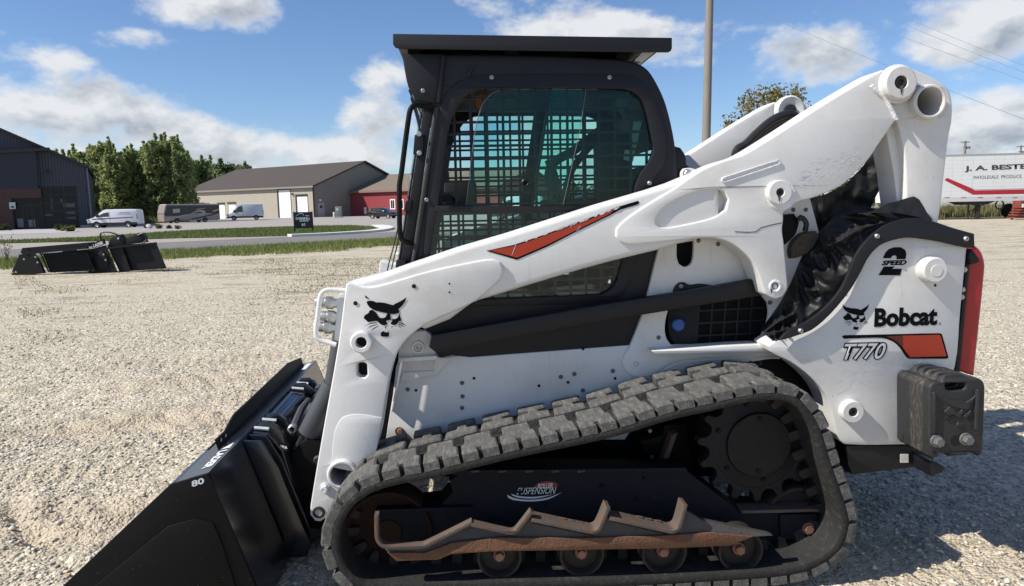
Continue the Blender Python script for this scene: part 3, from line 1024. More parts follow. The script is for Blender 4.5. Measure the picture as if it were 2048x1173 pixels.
far = part('cab_side', plate_me([sm(LP(cab_out, YB), 4, 30), sm(LP(win_up, YB)), sm(LP(win_lo, YB))], -YB, -YB - 0.035, 0.012, 2), 'cab', cab)
roofp = [(804, 108), (950, 108), (1101, 111), (1203, 116), (1262, 122), (1292, 136), (1312, 163), (1333, 210), (1350, 285)]
roofq = [(1338, 290), (1318, 212), (1300, 172), (1284, 150), (1255, 137), (1200, 131), (1100, 127), (950, 124), (812, 124)]
part('roof', plate_me([LP(roofp + roofq, YB)], YB + 0.012, -YB - 0.012, 0.004), 'cab', cab)
pl('headliner', [[(812, 126), (1255, 142), (1270, 172), (880, 168)]], YB + 0.04, -YB - 0.04, 'inside', 0, cab, s=False, ref=YB)
pl('rear_wall', [[(1300, 330), (1316, 330), (1335, 700), (1310, 700)]], YB + 0.03, -YB - 0.03, 'inside', 0, cab, s=False, ref=YB)
pl('cab_floor', [[(860, 640), (1320, 610), (1320, 690), (860, 700)]], YB + 0.036, -YB - 0.036, 'inside', 0, cab, s=False, ref=YB)
pl('visor_gusset', [[(804, 108), (884, 109), (874, 206), (857, 206), (832, 201), (816, 173)]], YB - 0.006, YB + 0.01, 'cab', 0.003, cab, s=False)
pl('gusset_rib', [[(883, 110), (890, 112), (880, 206), (873, 206)]], YB - 0.02, YB, 'cab', 0.003, cab, s=False)
pl('visor', [[(804, 108), (808, 106), (834, 198), (857, 202), (857, 208), (830, 206)]], YB, -YB, 'cab', 0.003, cab, s=False)
for q in [(983, 155), (1219, 155), (853, 400), (1299, 367)]:
    button('bolt', *q, YB - 0.01, 5, 'steel', cab)
button('bolt', 846, 182, YB - 0.006, 5, 'steel', cab)
ltube('roof_clip', [(944, 134, YB - .01), (938, 146, YB - .012), (935, 151, YB - .01)], 3, 'black', cab, 6)
# window screens (punched steel) on both sides
def screen(name, y, z_lo, z_hi, x_lo, x_hi, px, pz, ox, oz, clip):
    parts = []
    wv, wh = 0.012, 0.011
    x = x_lo + ox
    lo, hi = [], []
    def span(fixed, vert):
        """extent of the clip outline along a line"""
        c = []
        n = len(clip)
        for i in range(n):
            a, b = clip[i - 1], clip[i]
            k = 0 if vert else 1
            if (a[k] - fixed) * (b[k] - fixed) < 0:
                t = (fixed - a[k]) / (b[k] - a[k])
                c.append(a[1 - k] + t * (b[1 - k] - a[1 - k]))
        return (min(c) - .01, max(c) + .01) if len(c) >= 2 else None
    while x < x_hi:
        s_ = span(x, True)
        if s_:
            parts.append(box_vf(x - wv / 2, x + wv / 2, y - .0025, y + .0025, s_[0], s_[1]))
        x += px
    z = z_lo + oz
    while z < z_hi:
        s_ = span(z, False)
        if s_:
            parts.append(box_vf(s_[0], s_[1], y - .003, y + .003, z - wh / 2, z + wh / 2))
        z += pz
    return part(name, mesh('screen', *join_vf(parts), smooth=False), 'black', cab)


cu_, cl_ = LP(win_up, YB), LP(win_lo, YB)
for yy, ox in ((YB + .045, .01), (-YB - .045, .03)):
    for cl, nm in ((cu_, 'window_screen'), (cl_, 'window_screen')):
        xs, zs = [p[0] for p in cl], [p[1] for p in cl]
        screen(nm, yy, min(zs), max(zs), min(xs), max(xs), 0.071, 0.051, ox, 0.02, cl)
# sliding panes (near), fixed lower pane, far panes
near1 = [(932, 411), (945, 300), (960, 222), (975, 196), (998, 181), (1172, 179), (1160, 260), (1126, 411)]
near2 = [(1064, 411), (1100, 180), (1244, 180), (1270, 189), (1286, 212), (1303, 280), (1305, 299), (1297, 322), (1280, 346), (1268, 374), (1262, 411)]
pl('sliding_pane', [near1], YB + .004, YB + .009, 'pane', 0, cab)
pl('sliding_pane', [near2], YB + .016, YB + .021, 'pane', 0, cab)
pl('side_pane', [win_lo], YB + .016, YB + .021, 'pane2', 0, cab)
part('side_pane', plate_me([sm(LP(win_up, YB))], -YB - .01, -YB - .005), 'pane2', cab)
part('side_pane', plate_me([sm(LP(win_lo, YB))], -YB - .01, -YB - .005), 'pane2', cab)
edge = [(932, 411), (938, 360), (945, 300), (952, 255), (960, 222), (966, 208), (975, 196), (985, 187), (998, 181)]
ltube('pane_edge', [(u, v, YB + .003) for u, v in edge], .9, 'boltgrey', cab, 6)
ltube('pane_edge', [(1064, 411, YB + .014), (1100, 180, YB + .014)], 2.4, 'black', cab, 6, False)
ltube('pane_edge', [(1126, 411, YB + .003), (1160, 260, YB + .003), (1172, 180, YB + .003)], .7, 'boltgrey', cab, 6, False)
pl('window_sill', [[(870, 412), (1200, 412), (1200, 424), (868, 424)]], YB - .012, YB + .03, 'cab', 0.003, cab, s=False)
boss('pane_latch', 1051, 366, YB + .004, 8, 0.012, 'black', 4.5, cab, 0.01)
# cab front: posts, door edge strips, hinges, grab handle
ltube('door_post', [(873, 216, YB - .005), (826, 532, YB - .005)], 5.5, 'iron', cab, 10, False)
pl('door_edge', [[(848, 212), (866, 212), (821, 530), (800, 530)]], YB + .01, YB + .04, 'cab', 0.004, cab, s=False)
pl('door_seal', [[(841, 230), (846, 214), (800, 530), (795, 530)]], YB + .03, YB + .05, 'black', 0.003, cab, s=False)
pl('door_glass', [[(840, 220), (843, 220), (796, 530), (793, 530)]], YB + .06, -YB - .06, 'pane2', 0, cab, s=False)
part('door_post', (tube_me([(L(850, 212, YB)[0], .48, L(850, 212, YB)[1]), (L(806, 530, YB)[0], .48, L(806, 530, YB)[1])], .02)), 'cab', cab)
pl('door_latch', [[(829, 270), (848, 268), (846, 312), (826, 308)]], YB - .02, YB + .03, 'black', 0.006, cab)
pl('wiper_motor', [[(792, 522), (812, 520), (808, 545), (790, 545)]], YB - .02, YB + .06, 'black', 0.006, cab)
pl('hinge', [[(811, 403), (824, 401), (821, 424), (808, 424)]], YB - .01, YB + .04, 'black', 0.005, cab)
ltube('grab_handle', [(866, 214, YB - .01), (845, 212, YB - .04), (830, 211, YB - .06), (822, 217, YB - .07), (818, 232, YB - .07), (810, 290, YB - .07), (803, 345, YB - .07), (799, 372, YB - .07), (799, 420, YB - .07), (800, 465, YB - .07), (804, 479, YB - .07), (812, 484, YB - .05), (823, 487, YB - .01)], 5.2, 'satin', cab, 10)
for a in ([(845, 250), (838, 290), (824, 400), (806, 520)], [(838, 330), (826, 380), (812, 460), (802, 540)], [(822, 196), (832, 230), (840, 262)], [(818, 180), (828, 205), (838, 240), (838, 270)]):
    ltube('door_wire', [(u, v, YB + .02) for u, v in a], 2.2, 'hose', cab, 6)
for a in ([(798, 445), (788, 490), (776, 535), (773, 556)], [(803, 450), (794, 492), (785, 530), (780, 556)]):
    ltube('washer_hose', [(u, v, YB + .1) for u, v in a], 1.4, 'hose', cab, 6)
for v in (262, 300):
    hexbolt('bolt', 838, v + 6, YB - .02, 4, 'steel', cab)
# inside: seat, lap bar, joysticks, labels
def cbox(name, u0, u1, v0, v1, y0, y1, m, bev=.02):
    a, b = L(u0, v1, YB), L(u1, v0, YB)
    return part(name, box_me(a[0], b[0], y0, y1, a[1], b[1], bev), m, cab)


cbox('seat_cushion', 1130, 1270, 452, 510, -.26, .26, 'inside', .03)
cbox('seat_back', 1245, 1290, 250, 470, -.24, .24, 'inside', .03)
cbox('armrest', 1120, 1240, 395, 415, -.36, -.27, 'inside', .015)
cbox('armrest', 1120, 1240, 395, 415, .27, .36, 'inside', .015)
cbox('dashboard', 880, 960, 350, 420, .3, .46, 'inside', .02)
cbox('front_rail', 850, 900, 385, 405, -.44, .44, 'inside', .01)
ltube('joystick', [(1120, 420, -.3), (1112, 380, -.3), (1102, 345, -.3)], 7, 'inside', cab, 8)
ltube('joystick', [(1120, 420, .3), (1112, 370, .3), (1098, 320, .3)], 9, 'inside', cab, 8)
ltube('lap_bar', [(1240, 230, .1), (1150, 300, .1), (1105, 330, .1), (1100, 370, .1), (1140, 400, .1)], 9, 'inside', cab, 8)
ltube('lap_bar', [(1240, 230, -.2), (1150, 330, -.2), (1130, 385, -.2)], 7, 'inside', cab, 8)
ltube('roof_post', [(1085, 160, .40), (1080, 240, .40), (1062, 360, .40), (1050, 440, .40)], 14, 'inside', cab, 8)
pl('belt_guide', [[(951, 195), (962, 183), (964, 215), (955, 218)]], -.2, -.195, 'orange', 0, cab, s=False)
pl('belt_guide', [[(966, 188), (975, 182), (974, 200), (967, 204)]], -.2, -.195, 'orange', 0, cab, s=False)
for i, q in enumerate([[(1268, 240), (1284, 243), (1280, 262), (1265, 260)], [(1264, 264), (1279, 266), (1272, 296), (1259, 294)], [(1250, 300), (1270, 302), (1266, 324), (1247, 320)]]):
    pl('warning_label', [q], -.30 + .001 * i, -.298 + .001 * i, 'label', 0, cab, s=False)
# canopy sheet above the roof
CYN = YB - 0.06
can = part('roof_canopy', plate_me([LP([(786, 68), (1344, 76), (1344, 97), (1342, 102), (1337, 105), (1290, 105), (800, 98), (791, 96), (786, 89)], CYN)], CYN, CYN + .006, 0.001), 'cab')
a, b = L(787, 69, CYN), L(1343, 77, CYN)
part('canopy_top', plate_me([[(a[0], a[1] - .004), (b[0], b[1] - .004), (b[0], b[1] - .010), (a[0], a[1] - .010)]], CYN + .006, -CYN - .006), 'cab', can)
part('canopy_side', plate_me([LP([(786, 68), (1344, 76), (1344, 97), (1337, 105), (1290, 105), (800, 98), (786, 89)], CYN)], -CYN, -CYN - .006, 0.001), 'cab', can)
for u in (815, 1010, 1235):
    q = LP([(u, 76 if u < 1200 else 82), (u + 26, 76 if u < 1200 else 82), (u + 26, 116 if u > 1200 else 112), (u, 116 if u > 1200 else 112)], YB)
    part('canopy_rib', plate_me([q], YB + .02, -YB - .02), 'satin', can)
pl('canopy_brace', [[(1294, 96), (1310, 104), (1282, 124), (1268, 122)]], YB + .02, -YB - .02, 'white_dull', 0, can, s=False)

# rear cab corner
pl('cab_rear_trim', [[(1348, 292), (1362, 296), (1372, 312), (1374, 330), (1384, 336), (1388, 352), (1380, 372), (1352, 372)]], YB + .02, YB + .10, 'black', 0.01, cab)
brk = pl('arm_stop_bracket', [[(1366, 345), (1371, 337), (1380, 336), (1398, 341), (1396, 352), (1366, 362)]], -0.545, -0.50, 'white', 0.004)
hexbolt('bolt', 1376, 347, -0.545, 7, 'steel', brk)

# ---- lift arms
rear_plate = [(1347, 378), (1291, 412), (1250, 440), (1233, 457), (1232, 474), (1244, 486), (1262, 490), (1320, 485), (1384, 478), (1414, 476), (1442, 479), (1465, 489), (1488, 506), (1506, 526), (1518, 552), (1524, 572), (1529, 588), (1540, 595), (1552, 599), (1565, 594), (1575, 578), (1575, 562), (1568, 485), (1565, 460), (1567, 441), (1567, 427), (1575, 417), (1599, 403), (1623, 397), (1681, 373), (1708, 349), (1735, 322), (1759, 287), (1780, 257), (1793, 238), (1786, 215), (1773, 193), (1764, 172), (1765, 150), (1772, 141), (1763, 141), (1715, 168), (1647, 209), (1579, 253), (1527, 286), (1483, 311), (1439, 325), (1401, 342)]
arm_slot = [(1312, 437), (1330, 415), (1355, 400), (1400, 382), (1430, 377), (1448, 383), (1457, 400), (1452, 420), (1430, 434), (1400, 443), (1340, 455), (1320, 455), (1312, 448)]
front_plate = [(697, 567), (730, 575), (760, 571), (854, 544), (947, 524), (985, 519), (1001, 525), (1007, 542), (1001, 558), (975, 583), (947, 605), (900, 627), (858, 646), (830, 664), (806, 688), (791, 715), (777, 766), (762, 860), (754, 894), (735, 960), (690, 1005), (651, 1037), (641, 1044), (630, 1043), (620, 1030), (621, 1010), (646, 862), (676, 692), (692, 569)]
tube_arm = [(697, 567), (760, 551), (822, 529), (916, 497), (1010, 470), (1104, 440), (1197, 410), (1304, 379), (1347, 365), (1400, 343), (1440, 330), (1440, 470), (1384, 480), (1316, 501), (1229, 522), (1166, 539), (1072, 567), (1010, 586), (947, 605), (900, 640), (850, 660), (800, 640), (720, 600)]
arm = pl('lift_arm', [tube_arm], YA + .012, YA + .15, 'white', 0.024, seg=4, s=False)
pl('rear_plate', [rear_plate, arm_slot], YA, YA + .05, 'white', 0.007, arm, 3)
part('inner_plate', plate_me([sm(LP(rear_plate, YA))], YA + .05, YA + .15, 0), 'white', arm)
fp = pl('front_plate', [front_plate, [(714, 730), (719, 726), (728, 726), (734, 730), (735, 750), (730, 756), (720, 756), (714, 750)], circ(684, 951, 25), circ(722, 686, 12)], YA - .004, YA + .10, 'white', 0.007, arm, 3)
pl('cavity', [[(708, 720), (742, 720), (742, 762), (708, 762)]], YA + .05, YA + .055, 'hole', 0, arm, s=False)
pl('stiffener', [[(662, 935), (668, 870), (677, 845), (690, 833), (720, 829), (764, 836), (754, 894), (740, 950)]], YA - .007, YA - .002, 'white', 0.003, arm)
# worn red swoosh and black tail
pl_sw = [(978, 501), (1030, 492), (1080, 475), (1126, 458), (1182, 438), (1232, 416), (1220, 428), (1150, 462), (1094, 490), (1034, 516)]
pl_sk = [(972, 502), (1028, 490), (1085, 471), (1135, 452), (1182, 435), (1236, 414), (1276, 402), (1279, 406), (1274, 410), (1240, 420), (1220, 431), (1150, 465), (1094, 494), (1034, 520)]
ya2 = YA + .012
part('swoosh_outline', flat_me([[LP(pl_sk, ya2)]], ya2 - .0015), 'ink', arm)
part('swoosh', flat_me([[LP(pl_sw, ya2)]], ya2 - .003), 'decal', arm)
wr = []
for k in range(16):
    t = random.random() ** .7
    u, v = 1020 + t * 215, 493.5 - t * 77
    l = random.uniform(3, 24)
    w_ = random.uniform(.8, 2.6)
    wr.append([LP([(u, v - 1.2), (u + l, v - 1.2 - l * .36), (u + l * .85, v - l * .36 + w_ * .4), (u + l * .5, v - l * .18 + w_), (u + l * .15, v + w_ * .5)], ya2)])
for a, b in (((1023, 511), (1032, 487)), ((1140, 455), (1148, 444)), ((1160, 452), (1153, 462))):
    wr.append([LP([a, b, (b[0] + 1, b[1]), (a[0] + .8, a[1])], ya2)])
part('paint_wear', flat_me(wr, ya2 - .0042), 'whiteprint', arm)['kind'] = 'stuff'
emblem('emblem', YA - .006, lambda a, b: (700 + a / 10.664, 580 + b / 10.664), 'ink', arm, True)
for q, r in [((828, 573), 4.5), ((899, 568), 2), ((899, 585), 2), ((711, 607), 4.5)]:
    dot('drill_hole', *q, YA - .005, r, 'hole', arm)
boss('front_boss', 722, 686, YA - .004, 22.5, 0.035, 'white', 11.5, arm, 0.048, bev=.006)
boss('lower_tube', 684, 951, YA - .004, 31, 0.02, 'white', 24, arm, 0.30, 'hole', bev=.006)
hexbolt('bolt', 648, 981, YA - .004, 8, 'weld', arm, 0.03)
boss('tilt_pivot', 637, 1026, YA - .004, 13, 0.004, 'iron', 7, arm, 0.02, pin='steel')
boss('pivot_boss', 1803, 165, YA, 33, 0.045, 'white', 13, arm, 0.05, bev=.008, pin='iron')
boss('boss_collar', 1797, 168, YA, 37, 0.012, 'white', 0, arm)
boss('cross_tube', 1862, 203, YA + .02, 33, 0.045, 'white', 27, arm, 0.45, 'hole', bev=.006)
boss('cylinder_boss', 1561, 385, YA, 24, 0.034, 'white', 8, arm, 0.03, pin='iron')
boss('boss_collar', 1564, 392, YA, 29, 0.008, 'weld', 0, arm)
boss('link_boss', 1551, 573, YA, 13, 0.004, 'weld', 8, arm, 0.02, pin='iron')
cap_ = []
ang = math.atan2(-(322 - 362), 1560 - 1446)
for k in range(13):
    a = -math.pi / 2 + math.pi * k / 12
    cap_.append((1556 + 6 * math.cos(a), 326 + 6 * math.sin(a)))
for k in range(13):
    a = math.pi / 2 + math.pi * k / 12
    cap_.append((1449 + 6 * math.cos(a), 360 + 6 * math.sin(a)))
cin = [(u + (3 if u < 1500 else -3) * 1.0, v + (2.8 if v < (360 - (u - 1449) * .318) else -2.8)) for u, v in cap_]
pl('weld_bead', [cap_, cin], YA - .006, YA, 'weld', 0.002, arm, s=False)
ltube('weld_seam', [(1743, 172, YA - .002), (1752, 182, YA - .002), (1768, 196, YA - .002), (1780, 214, YA - .002), (1793, 240, YA - .002)], 4.2, 'weld', arm, 8)
ltube('paint_crack', [(1470, 464, YA - .0005), (1498, 465, YA - .0005), (1512, 464, YA - .0005), (1522, 456, YA - .0005), (1540, 451, YA - .0005), (1564, 446, YA - .0005)], .7, 'ink', arm, 5, False)
for path in ([(705, 575), (760, 573), (854, 546), (947, 526), (985, 521), (1000, 527), (1005, 542), (1000, 556), (975, 581), (949, 602)], [(1352, 377), (1291, 413), (1251, 441), (1235, 458), (1234, 473), (1245, 484), (1264, 489), (1320, 485)]):
    ltube('weld_bead', [(u, v, ya2 - .001) for u, v in path], 2.6, 'weld', arm, 7)
for (u, v, w1, h1) in ((1803, 172, 5, 20), (1561, 392, 4, 14), (1551, 580, 3, 12)):
    lp_g = [(u - w1, v), (u + w1 * .8, v), (u + w1 * .5, v + h1 * .4), (u + w1 * .1, v + h1), (u - w1 * .3, v + h1 * .7), (u - w1 * .5, v + h1 * .3)]
    part('grease_stain', flat_me([[LP(lp_g, YA - .046)]], YA - (.0465 if v < 390 and u > 1700 else .0362 if u > 1555 else .0052)), 'mud', arm)
# small scuffs on the arm
sc_ = []
for k in range(60):
    t = random.random()
    u, v = 1580 + t * 140, 362 - t * 55 + random.gauss(0, 9)
    l, w_ = random.uniform(2, 11), random.uniform(.6, 2.4)
    sc_.append([LP([(u, v), (u + l, v - l * .5), (u + l + 1, v - l * .5 + w_), (u + 1, v + w_)], YA)])
part('scuff_marks', flat_me(sc_, YA - .001), 'whiteprint', arm)['kind'] = 'stuff'
# far arm: same outlines mirrored across the machine
def mirror_plate(name, loop, y0, y1, m, parent, dx=.07, dz=.04, bev=.01):
    lp = [(x + dx, z + dz) for x, z in sm(LP(loop, YA))]
    return part(name, plate_me([lp], y0, y1, bev), m, parent)


farm = mirror_plate('lift_arm', rear_plate, .53, .69, 'white', None, bev=.012)
mirror_plate('arm_tube', tube_arm, .53, .66, 'white', farm, bev=.02)
mirror_plate('front_plate', front_plate, .54, .69, 'white', farm, 0, 0)
x, z = L(1580, 221, .5)
part('pivot_boss', lathe_me([(.03, .50), (.075, .485), (.085, .495), (.085, .53)], x, z), 'white', farm)
part('pin', lathe_me([(0, .485), (.032, .485), (.034, .50)], x, z), 'iron', farm)
lk2 = [(1764, 175), (1780, 140), (1803, 131), (1830, 140), (1880, 165), (1900, 185), (1905, 205), (1905, 240), (1890, 330), (1868, 448), (1813, 405), (1810, 330), (1803, 275), (1793, 238)]
mirror_plate('rear_link', lk2, .50, .64, 'white', None)
for k in range(3):
    ltube('hydraulic_hose', [(1604 + k * 4, 246 + 8 * k, .25 + .04 * k), (1586, 230 + 5 * k, .25 + .04 * k), (1566, 231 + 6 * k, .25 + .04 * k), (1540, 244 + 7 * k, .25 + .04 * k), (1510, 270 + 6 * k, .25 + .04 * k), (1490, 290 + 4 * k, .25 + .04 * k), (1474, 300 + 3 * k, .25 + .04 * k), (1468, 320, .25 + .04 * k)], 8, 'hose', None, 8)
# rear links (near)
lk = [(1764, 175), (1768, 152), (1782, 138), (1803, 131), (1830, 139), (1880, 163), (1897, 178), (1905, 203), (1905, 240), (1899, 272), (1890, 345), (1879, 435), (1868, 470), (1813, 455), (1812, 400), (1810, 330), (1803, 275), (1793, 240), (1778, 205)]
lnk = pl('rear_link', [lk, circ(1862, 203, 28)], YA + .02, YA + .06, 'white', 0.010, None, 3)
pl('link_inner_plate', [[(1772, 262), (1792, 244), (1804, 285), (1811, 340), (1813, 410), (1806, 450), (1797, 420), (1788, 350), (1780, 305)]], YA + .06, YA + .19, 'white', 0.004, lnk, ref=YA + .06)
pl('link_web', [[(1770, 270), (1778, 268), (1788, 310), (1800, 410), (1793, 412), (1783, 330)]], YA + .10, YA + .20, 'white_dull', 0.003, lnk, ref=YA + .10)
# control link bar
pl('control_link', [[(864, 671), (1220, 607), (1380, 582), (1530, 555), (1536, 588), (1524, 592), (1300, 628), (1100, 664), (872, 706), (858, 695)]], -0.60, -0.56, 'black', 0.006, None, s=False)

# ---- rear body
panel = [(1537, 693), (1550, 684), (1575, 674), (1629, 655), (1663, 618), (1693, 584), (1719, 532), (1744, 498), (1778, 478), (1821, 470), (1872, 478), (1935, 490), (1934, 500), (1922, 620), (1911, 734), (1880, 800), (1840, 860), (1822, 890), (1693, 890), (1680, 880), (1671, 855), (1663, 823), (1650, 789), (1621, 755), (1582, 725), (1544, 706)]
rp = pl('rear_side_panel', [panel], YP, YP + .16, 'white', 0.008)
part('rear_side_panel', plate_me([sm(LP(panel, YP))], -YP, -YP - .16, .008), 'white')
boss('tie_boss', 1872, 541, YP, 25, 0.055, 'white', 0, rp, bev=.006)
boss('boss_cap', 1874, 542, YP - .055, 11.5, 0.002, 'white', 0, rp, bev=.001)
dot('grease_fitting', 1870, 571, YP - .03, 3, 'iron', rp)
boss('tie_boss', 1707, 825, YP, 22, 0.035, 'white', 9, rp, 0.03, pin='iron')
# prints on the rear panel
yd = YP - .0015
emblem('emblem', yd, lambda a, b: (1686 + (a - 285) / 925 * 52, 608 + (b - 110) / 893 * 52), 'ink', rp)
txt('brand_name', 'Bobcat', (1748, 655), (1874, 651), (1750, 617), yd, 'ink', rp, bold=.045, spacing=1.0)
part('trademark', lathe_me([(.003, yd), (.005, yd)], *L(1880, 648, yd), 12), 'ink', rp)
part('stripe_outline', flat_me([[sm(LP([(1684, 674), (1688, 671), (1780, 669), (1880, 667), (1884, 669), (1897, 715), (1894, 718), (1818, 718), (1812, 714), (1798, 694), (1785, 683), (1768, 677), (1750, 676), (1688, 678)], yd), 3, 30)]], yd), 'ink', rp)
part('stripe', flat_me([[LP([(1806, 671.5), (1840, 671), (1877, 670), (1881, 671), (1893, 713), (1820, 715), (1806, 696)], yd - .0015)]], yd - .0015), 'decal', rp)
part('stripe_fade', flat_me([[LP([(1772, 673), (1806, 671.5), (1806, 696), (1796, 686), (1786, 679)], yd - .0015)]], yd - .0015), 'fade', rp)
for s_, m_, o_, y_ in (('T770', 'ink', .085, yd), ('T770', 'silver', -.012, yd - .0015)):
    e = 2.6 if m_ == 'ink' else 0
    txt('model_number', s_, (1685 - e, 720.5 + e), (1768 + e, 718.5 + e), (1690 - e, 688 - e), y_, m_, rp, bold=o_ if m_ == 'ink' else .012, shear=.25, spacing=1.02)
two_t = [(1766, 517), (1770, 507), (1777, 499), (1788, 495), (1802, 495), (1811, 501), (1813, 509), (1811, 519), (1793, 519), (1793, 513), (1789, 511), (1784, 513), (1782, 517)]
two_b = [(1768, 533.5), (1790, 533.5), (1784, 538), (1804, 538), (1800, 551), (1757, 551)]
part('gear_number', flat_me([[LP(two_t, yd)], [LP(two_b, yd)]], yd), 'ink', rp)
txt('gear_word', 'SPEED', (1763, 531.5), (1813, 530.5), (1764, 521.5), yd, 'ink', rp, bold=.05, shear=.3)
scr = []
for k in range(22):
    u, v = random.uniform(1680, 1830), random.uniform(725, 790)
    a, l = random.uniform(0, 6.28), random.uniform(8, 45)
    n_ = (math.sin(a) * .9, -math.cos(a) * .9)
    scr.append([LP([(u, v), (u + l * math.cos(a), v + l * math.sin(a)), (u + l * math.cos(a) + n_[0], v + l * math.sin(a) + n_[1]), (u + n_[0], v + n_[1])], yd)])
part('scratches', flat_me([q for q in scr if min(p[1] for p in q[0]) > .47], YP - .0008), 'whiteprint', rp)['kind'] = 'stuff'
# dark edge strip holding the boot, its bolts, and the boot itself
strip = [(1558, 682), (1575, 664), (1600, 652), (1625, 637), (1655, 612), (1684, 576), (1700, 540), (1714, 508), (1732, 484), (1753, 464), (1778, 448), (1805, 439), (1834, 436), (1870, 444), (1906, 456), (1949, 468), (1950, 496), (1934, 496), (1880, 484), (1821, 476), (1790, 480), (1760, 492), (1738, 515), (1722, 545), (1705, 575), (1680, 608), (1650, 640), (1625, 660), (1600, 670), (1575, 678)]
st = pl('boot_strip', [strip], YP - .03, YP - .012, 'cab', 0.004)
for q in [(1601, 662), (1754, 473), (1932, 478)]:
    button('bolt', *q, YP - .03, 5.5, 'steel', st)
A = [(1552, 684), (1570, 668), (1591, 656), (1615, 644), (1640, 626), (1664, 604), (1684, 577), (1700, 545), (1714, 510), (1732, 484), (1753, 463), (1778, 447), (1806, 438), (1834, 436), (1862, 442)]
B = [(1520, 660), (1536, 640), (1556, 612), (1572, 585), (1584, 560), (1594, 536), (1604, 514), (1616, 494), (1630, 474), (1648, 454), (1668, 434), (1690, 420), (1715, 414), (1745, 416), (1800, 424)]
a_, b_ = sm(A, 8, 80, False), sm(B, 8, 80, False)
nA, nB = len(a_), 34
V, Fc = [], []
from mathutils import noise as mn
for i in range(nA):
    for j in range(nB):
        t = j / (nB - 1)
        u = a_[i][0] * (1 - t) + b_[i][0] * t
        v = a_[i][1] * (1 - t) + b_[i][1] * t
        s_ = i / nA * 9
        r1 = 1 - abs(mn.noise(Vector((s_ * .9 + t * 1.2, t * 1.1 - s_ * .2, 3.1)))) * 2
        r2 = 1 - abs(mn.noise(Vector((s_ * 1.7 - t * 1.4, t * 1.6, 8.7)))) * 2
        fold = .075 * r1 ** 3 + .045 * r2 ** 2 + .008 * mn.noise(Vector((s_ * 3, t * 3, 2.2))) - .03
        y = (YP + .004) + t * .17 - math.sin(math.pi * t) * (.035 + fold * 1.0)
        y = max(y, YP - .02 + t * .0)
        x, z = L(u, v, y)
        V.append((x, y, z))
for i in range(nA - 1):
    for j in range(nB - 1):
        q = i * nB + j
        Fc.append((q, q + nB, q + nB + 1, q + 1))
part('dust_boot', mesh('boot', V, Fc, ang=75), 'cloth')
# cloth flaps and dark parts inside the arm opening
def rag(name, poly, y0, amp, seed, m='cloth'):
    lp = LP(poly, y0)
    xs, zs = [p[0] for p in lp], [p[1] for p in lp]
    bm = bmesh.new()
    n = 36
    tri = tessellate_polygon([[Vector((p[0], p[1], 0)) for p in lp]])
    vs = [bm.verts.new((p[0], y0, p[1])) for p in lp]
    for t in tri:
        bm.faces.new([vs[k] for k in t])
    for _ in range(4):
        bmesh.ops.subdivide_edges(bm, edges=[e for e in bm.edges if e.calc_length() > .025], cuts=1, use_grid_fill=True)
    bmesh.ops.triangulate(bm, faces=bm.faces)
    for v in bm.verts:
        p = v.co
        v.co.y += amp * (mn.noise(Vector((p.x * 9, p.z * 7, seed))) + .5 * mn.noise(Vector((p.x * 22, p.z * 18, seed + 5))))
    bmesh.ops.recalc_face_normals(bm, faces=bm.faces)
    me = bpy.data.meshes.new('rag')
    bm.to_mesh(me)
    bm.free()
    me.polygons.foreach_set('use_smooth', [True] * len(me.polygons))
    return part(name, me, m)


rag('cloth_flap', [(1618, 400), (1690, 372), (1735, 330), (1775, 268), (1772, 320), (1757, 340), (1778, 352), (1752, 395), (1744, 425), (1700, 455), (1640, 470), (1625, 440)], -.46, .05, 1.3)
rag('cloth_flap', [(1744, 424), (1776, 407), (1800, 402), (1828, 393), (1840, 400), (1866, 440), (1862, 450), (1800, 445)], -.69, .02, 5.3)
rag('cloth_flap', [(1570, 410), (1640, 400), (1650, 480), (1600, 560), (1575, 600), (1560, 520)], -.44, .03, 9.1)
pl('muddy_guard', [[(1582, 500), (1590, 482), (1610, 466), (1634, 463), (1640, 472), (1625, 500), (1600, 515), (1584, 518)]], -.56, -.50, 'mud', 0.012)
pl('muddy_guard', [[(1566, 430), (1590, 428), (1600, 445), (1592, 470), (1572, 490), (1566, 470)]], -.55, -.50, 'satin', 0.01)
ltube('cylinder_hose', [(1596, 440, -.56), (1604, 434, -.57), (1612, 446, -.57), (1610, 462, -.56)], 5, 'hose')
pl('rear_housing', [[(1760, 470), (1930, 500), (1905, 745), (1880, 880), (1700, 880), (1690, 600)]], YP + .16, -YP - .16, 'satin', 0.005, None, s=False, ref=YP)
part('hood', plate_me([LP([(1790, 470), (1860, 452), (1935, 472), (1935, 500), (1800, 500)], YP)], YP + .10, -YP - .10, .02), 'black')
# tailgate
tg = [(1944, 488), (1957, 494), (1967, 506), (1973, 526), (1972, 551), (1962, 650), (1951, 753), (1915, 742), (1925, 640), (1936, 540), (1940, 500)]
tail = pl('tailgate', [tg], YP + .02, -YP - .02, 'red', 0.02, None, 4)
pl('hinge_edge', [[(1936, 500), (1942, 502), (1920, 745), (1912, 740)]], YP + .01, -YP - .01, 'black', .003, tail, s=False)
pl('tail_latch', [[(1938, 512), (1945, 498), (1960, 520), (1958, 526), (1942, 530)]], YP - .01, YP + .05, 'black', .004, tail)
for v in (530, 570, 585):
    hexbolt('bolt', 1932 - (v - 530) * .1, v + 10, YP + .012, 4, 'steel', tail)
pl('rear_lamp', [[(1880, 340), (1888, 337), (1894, 342), (1895, 350), (1890, 362), (1880, 370), (1876, 360)]], .45, .55, 'black', .01, None, ref=-.55)
